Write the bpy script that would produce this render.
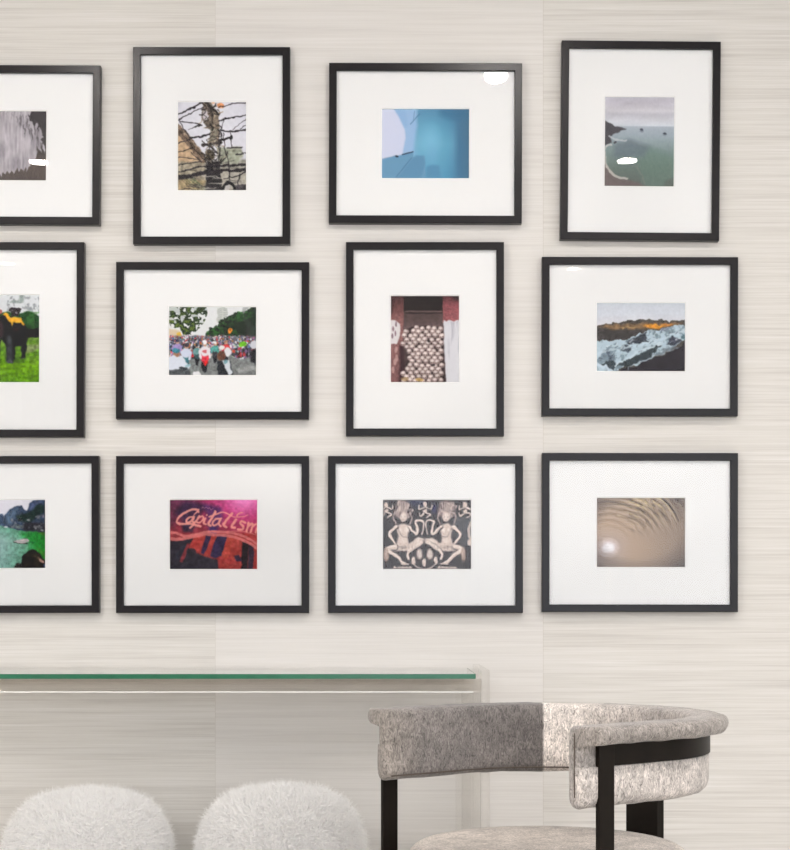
import bpy, bmesh, math, random
import numpy as np
from mathutils import Vector, Matrix, noise

for o in list(bpy.data.objects):
    bpy.data.objects.remove(o, do_unlink=True)
scene = bpy.context.scene
COL = scene.collection
random.seed(7)
rng = np.random.RandomState(11)

# ------------------------------------------------------------------ camera
CAM_D, CAM_Z, FPX, CX, HY = 4.0, 0.911, 1456.0, 395.0, 615.0
cd = bpy.data.cameras.new('camera')
cd.sensor_fit = 'HORIZONTAL'; cd.sensor_width = 36.0
cd.lens = FPX / 790.0 * 36.0
cd.shift_y = (HY - 425.0) / 790.0
cam = bpy.data.objects.new('camera', cd); COL.objects.link(cam)
cam.location = (0, -CAM_D, CAM_Z); cam.rotation_euler = (math.pi / 2, 0, 0)
scene.camera = cam

# ------------------------------------------------------------------ world, lights, exposure
w = bpy.data.worlds.new('world'); scene.world = w; w.use_nodes = True
w.node_tree.nodes['Background'].inputs[0].default_value = (0.75, 0.85, 1.0, 1)
w.node_tree.nodes['Background'].inputs[1].default_value = 0.6
vs = scene.view_settings
vs.view_transform = 'Standard'; vs.look = 'None'; vs.gamma = 1; vs.use_curve_mapping = False
vs.exposure = 0.0

def area(name, loc, rot, sx, sy, e, col):
    l = bpy.data.lights.new(name, 'AREA'); l.shape = 'RECTANGLE'; l.size = sx; l.size_y = sy
    l.energy = e; l.color = col
    o = bpy.data.objects.new(name, l); COL.objects.link(o); o.location = loc; o.rotation_euler = rot
    return o
# daylight entering by the wide window behind the camera and by the right window; the left one is added fill
area('daylight_back', (1.21, -8.42, 1.475), (math.pi / 2, 0, 0), 3.68, 1.65, 68, (0.88, 0.94, 1.0))
area('daylight_right', (3.16, -3.1, 2.05), (math.pi / 2, 0, math.pi / 2), 3.5, 1.5, 26, (0.90, 0.95, 1.0))
area('added_fill_left', (-3.16, -3.3, 2.05), (math.pi / 2, 0, -math.pi / 2), 2.9, 1.5, 19, (0.90, 0.95, 1.0))  # added to even out the light on the picture wall
# recessed ceiling lamps, the later ones added as fill: (x, y, watts)
DOWN_AND_FILL_LIGHTS = [(1.02, -2.42, 13.8, 0), (-1.57, -2.44, 13.8, 0), (0.37, -1.36, 5.6, 22), (1.03, -4.42, 32, 0), (-2.35, -1.36, 5.4, 22), (2.35, -1.36, 8.2, 22),  # the outermost pair close to the wall is added to brighten it
              (-2.2, -4.30, 47, 0), (2.3, -4.30, 46, 0), (-2.75, -5.6, 48, 0), (2.75, -5.6, 46, 0), (-1.0, -1.36, 5.4, 22)]  # all in this row are unseen lamps added as fill
CEIL = 2.92

# ------------------------------------------------------------------ helpers
def link(name, me, mat=None, parent=None):
    o = bpy.data.objects.new(name, me); COL.objects.link(o)
    if mat is not None:
        me.materials.append(mat)
    if parent is not None: o.parent = parent
    return o
def mesh_from(verts, faces, smooth=False):
    me = bpy.data.meshes.new('m'); me.from_pydata([tuple(v) for v in verts], [], faces); me.update()
    if smooth:
        for p in me.polygons: p.use_smooth = True
    return me
def empty(name, loc=(0, 0, 0), rz=0):
    o = bpy.data.objects.new(name, None); COL.objects.link(o); o.location = loc
    o.rotation_euler = (0, 0, rz); o.empty_display_size = 0.1
    return o
def tag(o, label, cat, group=None):
    o['label'] = label; o['category'] = cat
    if group: o['group'] = group
def struct(o): o['kind'] = 'structure'; return o
def box_mesh(x0, x1, y0, y1, z0, z1, bevel=0.0, seg=2):
    bm = bmesh.new()
    bmesh.ops.create_cube(bm, size=1.0)
    for v in bm.verts:
        v.co = Vector((x0 if v.co.x < 0 else x1, y0 if v.co.y < 0 else y1, z0 if v.co.z < 0 else z1))
    if bevel > 0:
        bmesh.ops.bevel(bm, geom=list(bm.edges), offset=bevel, segments=seg, profile=0.6, affect='EDGES')
    me = bpy.data.meshes.new('m'); bm.to_mesh(me); bm.free()
    return me
def join_meshes(ms):
    bm = bmesh.new()
    for m in ms: bm.from_mesh(m)
    me = bpy.data.meshes.new('m'); bm.to_mesh(me); bm.free(); return me
def lathe(profile, n=48, smooth=True):
    V = []; F = []
    for (r, z) in profile:
        for i in range(n):
            a = 2 * math.pi * i / n; V.append((r * math.cos(a), r * math.sin(a), z))
    m = len(profile)
    for j in range(m - 1):
        for i in range(n):
            F.append((j * n + i, j * n + (i + 1) % n, (j + 1) * n + (i + 1) % n, (j + 1) * n + i))
    F.append(tuple(range(n))[::-1]); F.append(tuple((m - 1) * n + i for i in range(n)))
    return mesh_from(V, F, smooth)

def s2l(c):
    c = np.asarray(c, dtype=float) / 255.0
    return np.where(c <= 0.04045, c / 12.92, ((c + 0.055) / 1.055) ** 2.4)
def lin(r, g, b, k=1.0):
    v = s2l((r, g, b)) * k; return (float(v[0]), float(v[1]), float(v[2]), 1)

# ------------------------------------------------------------------ materials
def newmat(name):
    m = bpy.data.materials.new(name); m.use_nodes = True
    nt = m.node_tree; return m, nt, nt.nodes['Principled BSDF']
def simple(name, col, rough=0.5, metal=0.0, spec=0.5, noise=0.0, nscale=60, coat=0):
    m, nt, b = newmat(name)
    b.inputs['Base Color'].default_value = col; b.inputs['Roughness'].default_value = rough
    b.inputs['Metallic'].default_value = metal; b.inputs['Specular IOR Level'].default_value = spec
    b.inputs['Coat Weight'].default_value = coat
    if noise > 0:
        tc = nt.nodes.new('ShaderNodeTexCoord'); n = nt.nodes.new('ShaderNodeTexNoise')
        n.inputs['Scale'].default_value = nscale; n.inputs['Detail'].default_value = 4
        nt.links.new(tc.outputs['Object'], n.inputs['Vector'])
        mx = nt.nodes.new('ShaderNodeMix'); mx.data_type = 'RGBA'
        mx.inputs[6].default_value = tuple(c * (1 - noise) for c in col[:3]) + (1,)
        mx.inputs[7].default_value = tuple(min(1, c * (1 + noise)) for c in col[:3]) + (1,)
        nt.links.new(n.outputs['Fac'], mx.inputs[0]); nt.links.new(mx.outputs[2], b.inputs['Base Color'])
    return m

def grasscloth():
    m, nt, b = newmat('grasscloth_wallpaper')
    N = nt.nodes.new; L = nt.links.new
    tc = N('ShaderNodeTexCoord'); sp = N('ShaderNodeSeparateXYZ'); L(tc.outputs['Object'], sp.inputs[0])
    def math_(op, a, bb=None, c=None):
        n = N('ShaderNodeMath'); n.operation = op
        for i, v in enumerate((a, bb, c)):
            if v is None: continue
            if isinstance(v, (int, float)): n.inputs[i].default_value = v
            else: L(v, n.inputs[i])
        return n.outputs[0]
    x0 = (215 - CX) / 364.0
    pid = math_('FLOOR', math_('DIVIDE', math_('SUBTRACT', sp.outputs[0], x0), 0.901))
    frac = math_('FRACT', math_('DIVIDE', math_('SUBTRACT', sp.outputs[0], x0), 0.901))
    wn = N('ShaderNodeTexWhiteNoise'); wn.noise_dimensions = '1D'; L(pid, wn.inputs['W'])
    def streak(sx, sz, detail, off):
        cv = N('ShaderNodeCombineXYZ')
        L(math_('ADD', math_('MULTIPLY', sp.outputs[0], sx), math_('MULTIPLY', pid, 17.3)), cv.inputs[0])
        cv.inputs[1].default_value = off
        L(math_('ADD', math_('MULTIPLY', sp.outputs[2], sz), math_('MULTIPLY', pid, 5.7)), cv.inputs[2])
        n = N('ShaderNodeTexNoise'); n.inputs['Scale'].default_value = 1; n.inputs['Detail'].default_value = detail
        n.inputs['Roughness'].default_value = 0.6
        L(cv.outputs[0], n.inputs['Vector']); return n.outputs['Fac']
    a = streak(1.8, 120, 5, 0.0); c = streak(4, 420, 3, 4.0); d = streak(0.7, 26, 3, 9.0)
    s = math_('ADD', math_('ADD', math_('MULTIPLY', a, 0.45), math_('MULTIPLY', c, 0.3)), math_('MULTIPLY', d, 0.25))
    cr = N('ShaderNodeValToRGB'); L(s, cr.inputs[0])
    e = cr.color_ramp.elements
    e[0].position = 0.33; e[0].color = lin(187, 182, 178)
    e[1].position = 0.66; e[1].color = lin(222, 219, 217)
    k = cr.color_ramp.elements.new(0.5); k.color = lin(209, 206, 201)
    # each length of paper has its own dye lot; the middle one is paler and calmer
    mid = math_('COMPARE', pid, 0.0, 0.1)
    mx = N('ShaderNodeMix'); mx.data_type = 'RGBA'
    L(math_('MULTIPLY', mid, 0.42), mx.inputs[0]); L(cr.outputs[0], mx.inputs[6])
    mx.inputs[7].default_value = lin(218, 215, 213)
    # the butt joint
    edge = math_('LESS_THAN', frac, 0.0022)
    m2 = N('ShaderNodeMix'); m2.data_type = 'RGBA'
    L(math_('MULTIPLY', edge, 0.25), m2.inputs[0]); L(mx.outputs[2], m2.inputs[6]); m2.inputs[7].default_value = lin(170, 160, 148)
    L(m2.outputs[2], b.inputs['Base Color'])
    b.inputs['Roughness'].default_value = 0.55; b.inputs['Specular IOR Level'].default_value = 0.25
    bp = N('ShaderNodeBump'); bp.inputs['Strength'].default_value = 0.12; bp.inputs['Distance'].default_value = 0.0015
    L(s, bp.inputs['Height']); L(bp.outputs[0], b.inputs['Normal'])
    return m

def thin_glass(name, tint=(1, 1, 1, 1), ior=1.5, rough=0.0, refl=1.0):
    m = bpy.data.materials.new(name); m.use_nodes = True; nt = m.node_tree
    nt.nodes.clear(); N = nt.nodes.new; L = nt.links.new
    out = N('ShaderNodeOutputMaterial'); mix = N('ShaderNodeMixShader'); t = N('ShaderNodeBsdfTransparent')
    g = N('ShaderNodeBsdfGlossy'); g.inputs['Roughness'].default_value = rough
    f = N('ShaderNodeFresnel'); f.inputs['IOR'].default_value = ior
    t.inputs['Color'].default_value = tint; g.inputs['Color'].default_value = (refl, refl, refl, 1)
    L(f.outputs[0], mix.inputs[0]); L(t.outputs[0], mix.inputs[1]); L(g.outputs[0], mix.inputs[2]); L(mix.outputs[0], out.inputs[0])
    return m
def acrylic(name, tint, clear=0.55, ior=1.45):
    m = bpy.data.materials.new(name); m.use_nodes = True; nt = m.node_tree
    nt.nodes.clear(); N = nt.nodes.new; L = nt.links.new
    out = N('ShaderNodeOutputMaterial'); mix = N('ShaderNodeMixShader'); t = N('ShaderNodeBsdfTransparent')
    g = N('ShaderNodeBsdfGlass'); g.inputs['IOR'].default_value = ior; g.inputs['Color'].default_value = tint
    g.inputs['Roughness'].default_value = 0.02
    t.inputs['Color'].default_value = tint; mix.inputs[0].default_value = 1 - clear
    L(t.outputs[0], mix.inputs[1]); L(g.outputs[0], mix.inputs[2]); L(mix.outputs[0], out.inputs[0])
    return m
def emitter(name, col, s):
    m, nt, b = newmat(name)
    b.inputs['Base Color'].default_value = (0.8, 0.8, 0.8, 1)
    b.inputs['Emission Color'].default_value = col; b.inputs['Emission Strength'].default_value = s
    return m
def print_mat():
    m, nt, b = newmat('photographic_print')
    a = nt.nodes.new('ShaderNodeAttribute'); a.attribute_name = 'ink'
    nt.links.new(a.outputs['Color'], b.inputs['Base Color'])
    b.inputs['Roughness'].default_value = 0.5; b.inputs['Specular IOR Level'].default_value = 0.15
    return m
def hide_mat():
    m, nt, b = newmat('speckled_cowhide'); N = nt.nodes.new; L = nt.links.new
    tc = N('ShaderNodeTexCoord'); at = N('ShaderNodeAttribute'); at.attribute_name = 'coat'
    mp = N('ShaderNodeMapping'); mp.inputs['Scale'].default_value = (1, 1, 0.45); mp.inputs['Rotation'].default_value = (0.5, 0.3, 0.4)
    L(tc.outputs['Object'], mp.inputs['Vector'])
    n1 = N('ShaderNodeTexNoise'); n1.inputs['Scale'].default_value = 170; n1.inputs['Detail'].default_value = 5
    n1.inputs['Roughness'].default_value = 0.7; n1.inputs['Distortion'].default_value = 1.5
    n2 = N('ShaderNodeTexNoise'); n2.inputs['Scale'].default_value = 22; n2.inputs['Detail'].default_value = 4
    L(mp.outputs[0], n1.inputs['Vector']); L(tc.outputs['Object'], n2.inputs['Vector'])
    r1 = N('ShaderNodeMapRange'); r1.inputs[1].default_value = 0.3; r1.inputs[2].default_value = 0.7
    r1.inputs[3].default_value = 0.18; r1.inputs[4].default_value = 1.95; L(n1.outputs['Fac'], r1.inputs[0])
    r2 = N('ShaderNodeMapRange'); r2.inputs[1].default_value = 0.3; r2.inputs[2].default_value = 0.7
    r2.inputs[3].default_value = 0.76; r2.inputs[4].default_value = 1.22; L(n2.outputs['Fac'], r2.inputs[0])
    mm = N('ShaderNodeMath'); mm.operation = 'MULTIPLY'; L(r1.outputs[0], mm.inputs[0]); L(r2.outputs[0], mm.inputs[1])
    vm = N('ShaderNodeVectorMath'); vm.operation = 'SCALE'; L(at.outputs['Color'], vm.inputs[0]); L(mm.outputs[0], vm.inputs['Scale'])
    L(vm.outputs[0], b.inputs['Base Color'])
    b.inputs['Roughness'].default_value = 0.8; b.inputs['Sheen Weight'].default_value = 0.25; b.inputs['Sheen Roughness'].default_value = 0.5
    bp = N('ShaderNodeBump'); bp.inputs['Strength'].default_value = 0.8; bp.inputs['Distance'].default_value = 0.002
    L(n1.outputs['Fac'], bp.inputs['Height']); L(bp.outputs[0], b.inputs['Normal'])
    return m
def fur_mat():
    m, nt, b = newmat('white_sheepskin'); N = nt.nodes.new; L = nt.links.new
    out = nt.nodes['Material Output']
    b.inputs['Base Color'].default_value = (0.96, 0.955, 0.95, 1); b.inputs['Roughness'].default_value = 0.8
    b.inputs['Sheen Weight'].default_value = 0.3
    tr = N('ShaderNodeBsdfTranslucent'); tr.inputs['Color'].default_value = (0.97, 0.965, 0.96, 1)
    mx = N('ShaderNodeMixShader'); mx.inputs[0].default_value = 0.4
    L(b.outputs[0], mx.inputs[1]); L(tr.outputs[0], mx.inputs[2]); L(mx.outputs[0], out.inputs[0])
    return m

M = dict(
    wallpaper=grasscloth(),
    accent=simple('taupe_paint', lin(120, 112, 106), 0.8, noise=0.03, nscale=8),
    plaster=simple('white_paint', lin(232, 230, 226), 0.7, noise=0.02, nscale=8),
    ceiling=simple('ceiling_paint', lin(196, 192, 187), 0.8, noise=0.02, nscale=8),
    floor=simple('pale_oak', lin(196, 192, 187), 0.4, noise=0.12, nscale=6),
    frame=simple('black_lacquered_wood', (0.0092, 0.0078, 0.0102, 1), 0.3, spec=0.32, noise=0.15, nscale=90),
    mat=simple('mat_board', (0.82, 0.825, 0.83, 1), 0.85, spec=0.1, noise=0.008, nscale=300),
    core=simple('mat_bevel', (0.93, 0.93, 0.92, 1), 0.9, spec=0.1),
    backing=simple('backing_board', lin(120, 100, 78), 0.9),
    pane=thin_glass('picture_glass', ior=1.24),
    prt=print_mat(),
    bronze=simple('dark_bronze', (0.008, 0.0056, 0.004, 1), 0.42, metal=0.0, spec=0.13, noise=0.35, nscale=26),
    hide=hide_mat(), fur=fur_mat(),
    thread=simple('dark_stitching', lin(84, 75, 68), 0.9),
    acrylic_bar=acrylic('acrylic_bar', (0.955, 0.945, 0.93, 1), 0.78, 1.4),
    clear=acrylic('clear_acrylic', (0.982, 0.98, 0.975, 1), 0.7, 1.4),
    tabletop=thin_glass('tabletop_glass', (0.985, 0.993, 0.988, 1), 1.33),
    glassedge=simple('green_glass_edge', lin(34, 104, 76), 0.2, spec=0.8, noise=0.25, nscale=14),
    edge_highlight=simple('painted_edge_highlight', (0.86, 0.87, 0.85, 1), 0.25, spec=0.8),  # near-white, paints bright lines along the rail and rear glass edge
    trim=simple('lamp_trim', (0.8, 0.8, 0.78, 1), 0.4),
    lamp=emitter('lamp_glow', (1.0, 0.86, 0.66, 1), 45),
    white=simple('white_lacquer', lin(235, 233, 229), 0.35),
)

# ------------------------------------------------------------------ room shell
XL, XR, YB = -3.2, 3.2, -8.5
def slab(name, x0, x1, y0, y1, z0, z1, mat):
    return struct(link(name, box_mesh(x0, x1, y0, y1, z0, z1), mat))
slab('wall_front', XL, XR, 0, 0.12, 0, CEIL, M['wallpaper'])
slab('floor', XL, XR, YB, 0.0, -0.1, 0, M['floor'])
slab('ceiling', XL, XR, YB, 0.12, CEIL, CEIL + 0.1, M['ceiling'])
def wall_with_hole(name, u0, u1, hu0, hu1, hz0, hz1, place):
    ms = [place(u0, hu0, 0, CEIL), place(hu1, u1, 0, CEIL), place(hu0, hu1, 0, hz0), place(hu0, hu1, hz1, CEIL)]
    return struct(link(name, join_meshes(ms), M['accent' if name == 'wall_back' else 'plaster']))
wall_with_hole('wall_back', XL, XR, -0.68, 3.1, 0.6, 2.35, lambda a, b, c, d: box_mesh(a, b, YB - 0.12, YB, c, d))
wall_with_hole('wall_right', YB, 0.12, -4.9, -1.3, 1.25, 2.82, lambda a, b, c, d: box_mesh(XR, XR + 0.12, a, b, c, d))
wall_with_hole('wall_left', YB, 0.12, -4.8, -1.8, 1.25, 2.82, lambda a, b, c, d: box_mesh(XL - 0.12, XL, a, b, c, d))
def window(name, horiz, u0, u1, z0, z1, n, X0=XR):
    f = 0.05; ms = []
    def pl(a, b, c, d):
        return box_mesh(a, b, YB - 0.09, YB - 0.03, c, d) if horiz else box_mesh(X0 + 0.03, X0 + 0.09, a, b, c, d)
    ms += [pl(u0, u1, z0, z0 + f), pl(u0, u1, z1 - f, z1), pl(u0, u0 + f, z0 + f, z1 - f), pl(u1 - f, u1, z0 + f, z1 - f)]
    for i in range(1, n):
        c = u0 + (u1 - u0) * i / n; ms.append(pl(c - f / 2, c + f / 2, z0 + f, z1 - f))
    o = struct(link(name, join_meshes(ms), M['white']))
    g = (box_mesh(u0 + f, u1 - f, YB - 0.064, YB - 0.058, z0 + f, z1 - f) if horiz else box_mesh(X0 + 0.058, X0 + 0.064, u0 + f, u1 - f, z0 + f, z1 - f))
    link('pane', g, M['pane'], o)
window('window_1', True, -0.68, 3.1, 0.6, 2.35, 3)
window('window_2', False, -4.9, -1.3, 1.25, 2.82, 3)
window('added_window_left', False, -4.8, -1.8, 1.25, 2.82, 3, XL - 0.12)  # unseen window, added along with the left fill light
struct(link('baseboard_front', box_mesh(XL, XR, -0.016, 0, 0, 0.11, 0.003), M['white']))

# ------------------------------------------------------------------ ceiling downlights, some of them added as fill
for i, (x, y, e, tl) in enumerate(DOWN_AND_FILL_LIGHTS):
    r = empty('downlight_or_fill', (x, y, CEIL))
    place = ['over the right end of the picture wall', 'over the left end of the picture wall', 'close to the picture wall right of its middle',
             'in the middle of the room', 'added as fill close to the wall beyond the leftmost pictures', 'added as fill close to the wall beyond the rightmost pictures',
             'added as fill near the left wall, by the side window', 'added as fill near the right wall, by the side window', 'added as fill near the left wall, toward the back', 'added as fill near the right wall, toward the back', 'added as fill close to the picture wall left of its middle'][i]
    tag(r, 'small round recessed ceiling lamp ' + place, 'ceiling lamp', 'recessed ceiling lamps')
    link('trim_ring', lathe([(0.052, -0.001), (0.066, -0.001), (0.066, -0.006), (0.052, -0.010)], 32), M['trim'], r)
    tt_ = math.radians(tl); zc = CEIL - 0.012 - 0.05 * math.sin(tt_)
    le = link('lens', lathe([(0.049, 0.030), (0.049, 0.0)], 32), M['trim'], r); le.location = (0, 0, zc - CEIL); le.rotation_euler = (tt_, 0, 0)
    gl = link('glow_disc', lathe([(0.041, -0.0005), (0.041, -0.001)], 32), M['lamp'], le)
    l = bpy.data.lights.new('lamp_beam', 'AREA'); l.shape = 'DISK'; l.size = 0.084; l.energy = e; l.color = (1.0, 0.955, 0.925); l.spread = math.radians(150)
    lo = bpy.data.objects.new('lamp_beam', l); COL.objects.link(lo)
    d_ = Vector((0, math.sin(tt_), -math.cos(tt_))) * 0.003; lo.location = (x + d_.x, y + d_.y, zc + d_.z); lo.rotation_euler = (tt_, 0, 0)

# ------------------------------------------------------------------ the printed photographs (painted in code, point by point)
class Print:
    def __init__(s, zx0, zy0, zx1, zy1, wpx, hpx, q=2.6, warp=9.0):
        s.W = int(wpx * q); s.H = int(hpx * q)
        s.X, s.Y = np.meshgrid(np.linspace(zx0, zx1, s.W), np.linspace(zy0, zy1, s.H))
        s.u = (s.X - zx0) / (zx1 - zx0); s.v = (s.Y - zy0) / (zy1 - zy0)
        s.px = (zx1 - zx0) / s.W; s.z = (zx0, zy0, zx1, zy1)
        s.a = np.zeros((s.H, s.W, 3)); s.r = np.random.RandomState(int(abs(zx1 * 7 + wpx)) % 9999)
        if warp:
            s.X = s.X + (s.noise(wpx / 3.2, hpx / 3.2, 2) - .5) * 2 * warp; s.Y = s.Y + (s.noise(wpx / 3.2, hpx / 3.2, 2) - .5) * 2 * warp
    def mix(s, m, col, al=1.0):
        m = np.clip(m * al, 0, 1)[..., None]; s.a = s.a * (1 - m) + np.asarray(col, float) * m
    def fill(s, col): s.a[:] = np.asarray(col, float)
    def grad(s, t, stops, m=None, al=1.0):
        ks = [k for k, _ in stops]; c = np.stack([np.interp(t, ks, [q[i] for _, q in stops]) for i in range(3)], -1)
        if m is None: m = np.ones((s.H, s.W))
        mm = np.clip(m * al, 0, 1)[..., None]; s.a = s.a * (1 - mm) + c * mm
    def detail(s, amp, nx, ny):
        k = np.clip((205 - s.a.mean(-1)) / 90, 0.06, 1)
        s.a = np.clip(s.a * (1 + amp * 2 * k * (s.noise(nx, ny, 2) - .5))[..., None] + (k * amp * 40 * (s.noise(nx * 1.4, ny * 1.4, 2) - .5))[..., None], 0, 255)
    def pm(s, pts):
        ins = np.zeros(s.X.shape, bool); n = len(pts)
        for i in range(n):
            x1, y1 = pts[i]; x2, y2 = pts[(i + 1) % n]
            if y1 == y2: continue
            c = ((y1 > s.Y) != (y2 > s.Y)) & (s.X < (x2 - x1) * (s.Y - y1) / (y2 - y1) + x1); ins ^= c
        return ins.astype(float)
    def poly(s, pts, col, al=1.0, soft=0):
        m = s.pm(pts)
        if soft: m = s.blurm(m, soft)
        s.mix(m, col, al); return m
    def lm(s, pts, w0, w1=None):
        w1 = w0 if w1 is None else w1; best = np.zeros(s.X.shape); n = len(pts) - 1
        for i in range(n):
            x1, y1 = pts[i]; x2, y2 = pts[i + 1]; dx, dy = x2 - x1, y2 - y1; L2 = dx * dx + dy * dy + 1e-9
            t = np.clip(((s.X - x1) * dx + (s.Y - y1) * dy) / L2, 0, 1)
            d = np.hypot(s.X - x1 - t * dx, s.Y - y1 - t * dy)
            hw = (w0 + (w1 - w0) * (i + t) / n) / 2
            best = np.maximum(best, np.clip((hw - d) / s.px + 0.5, 0, 1))
        return best
    def line(s, pts, w, col, al=1.0, w1=None): s.mix(s.lm(pts, w, w1), col, al)
    def curve(s, pts, w, col, al=1.0, w1=None): s.line(smooth(pts), w, col, al, w1)
    def em(s, cx, cy, rx, ry, soft=0.15, rot=0):
        c, q = math.cos(rot), math.sin(rot); x = (s.X - cx) * c + (s.Y - cy) * q; y = -(s.X - cx) * q + (s.Y - cy) * c
        d = np.hypot(x / rx, y / ry); return np.clip((1 - d) / max(soft, 1e-3), 0, 1)
    def ell(s, cx, cy, rx, ry, col, al=1.0, soft=0.25, rot=0): s.mix(s.em(cx, cy, rx, ry, soft, rot), col, al)
    def noise(s, nx, ny, o=3):
        t = np.zeros((s.H, s.W)); a = 1.0; tot = 0
        for k in range(o):
            gx, gy = max(2, int(nx * 2 ** k)) + 1, max(2, int(ny * 2 ** k)) + 1
            g = s.r.rand(gy + 1, gx + 1); fx = s.u * (gx - 1); fy = s.v * (gy - 1)
            ix = np.clip(fx.astype(int), 0, gx - 1); iy = np.clip(fy.astype(int), 0, gy - 1); tx = fx - ix; ty = fy - iy
            tx = tx * tx * (3 - 2 * tx); ty = ty * ty * (3 - 2 * ty)
            t += a * ((g[iy, ix] * (1 - tx) + g[iy, ix + 1] * tx) * (1 - ty) + (g[iy + 1, ix] * (1 - tx) + g[iy + 1, ix + 1] * tx) * ty)
            tot += a; a *= 0.55
        return t / tot
    def blurm(s, m, n):
        n = max(1, int(n)); k = np.ones(2 * n + 1) / (2 * n + 1)
        m = np.pad(m, n, mode='edge')
        m = np.apply_along_axis(lambda r: np.convolve(r, k, 'valid'), 1, m)
        return np.apply_along_axis(lambda r: np.convolve(r, k, 'valid'), 0, m)
    def soften(s, n=1):
        s.a = np.stack([s.blurm(s.a[..., i], n) for i in range(3)], -1)
    def grain(s, amp, nx=60, ny=50, m=1.0):
        s.a = np.clip(s.a + (((s.noise(nx, ny, 2) - 0.5) * 2 * amp) * m)[..., None], 0, 255)
def smooth(pts, n=7):
    P = [pts[0]] + list(pts) + [pts[-1]]; out = []
    for i in range(1, len(P) - 2):
        p0, p1, p2, p3 = [np.array(q, float) for q in P[i - 1:i + 3]]
        for k in range(n):
            t = k / n
            out.append(tuple(0.5 * (2 * p1 + (p2 - p0) * t + (2 * p0 - 5 * p1 + 4 * p2 - p3) * t * t + (3 * p1 - p0 - 3 * p2 + p3) * t ** 3)))
    out.append(tuple(P[-1])); return out

def pr_ice():
    p = Print(-425, 55, 492, 785, 86, 69, warp=12); p.fill((92, 86, 84))
    p.grad(p.v, [(0, (66, 62, 66)), (0.45, (80, 76, 76)), (0.8, (100, 90, 86)), (1, (92, 84, 82))])
    top = [(-425, 40)]
    x = 300
    edge = [(330, 40), (318, 110), (300, 90), (310, 150), (345, 170), (352, 235), (385, 170), (400, 190), (392, 260), (420, 225), (450, 330), (430, 350), (478, 420), (472, 505), (440, 420), (425, 370), (435, 490), (400, 450), (385, 420), (390, 520), (355, 600), (330, 590), (300, 660), (285, 695), (272, 640), (250, 690), (225, 650), (205, 690), (180, 650), (150, 715), (125, 680), (100, 720), (80, 680), (60, 720), (40, 690), (15, 740), (-10, 700), (-60, 750), (-110, 700), (-160, 760), (-220, 710), (-425, 760)]
    m = p.pm(top + edge)
    p.mix(m, (176, 171, 178))
    n = p.noise(45, 4, 3); n2 = p.noise(10, 5, 3)
    p.a += (m * ((n - 0.5) * 70 + (n2 - 0.5) * 60))[..., None]
    for i in range(46):
        x = p.r.uniform(60, 460); y = 60 + p.r.uniform(0, 330) * (x / 460) ; l = p.r.uniform(40, 120)
        p.line([(x, y), (x + p.r.uniform(-10, 14), y + l)], 13, (62, 58, 62), 0.5 * min(1, x / 330), 2)
    for i in range(30):
        x = p.r.uniform(-300, 400); y = p.r.uniform(420, 620) - max(0, x - 200) * 0.5
        p.line([(x, y), (x + p.r.uniform(-8, 8), y + 70)], 16, (204, 200, 204), 0.35, 2)
    p.ell(30, 470, 60, 110, (140, 136, 142), 0.6, 0.9)
    p.detail(0.12, 50, 20); p.soften(1); return p

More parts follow.
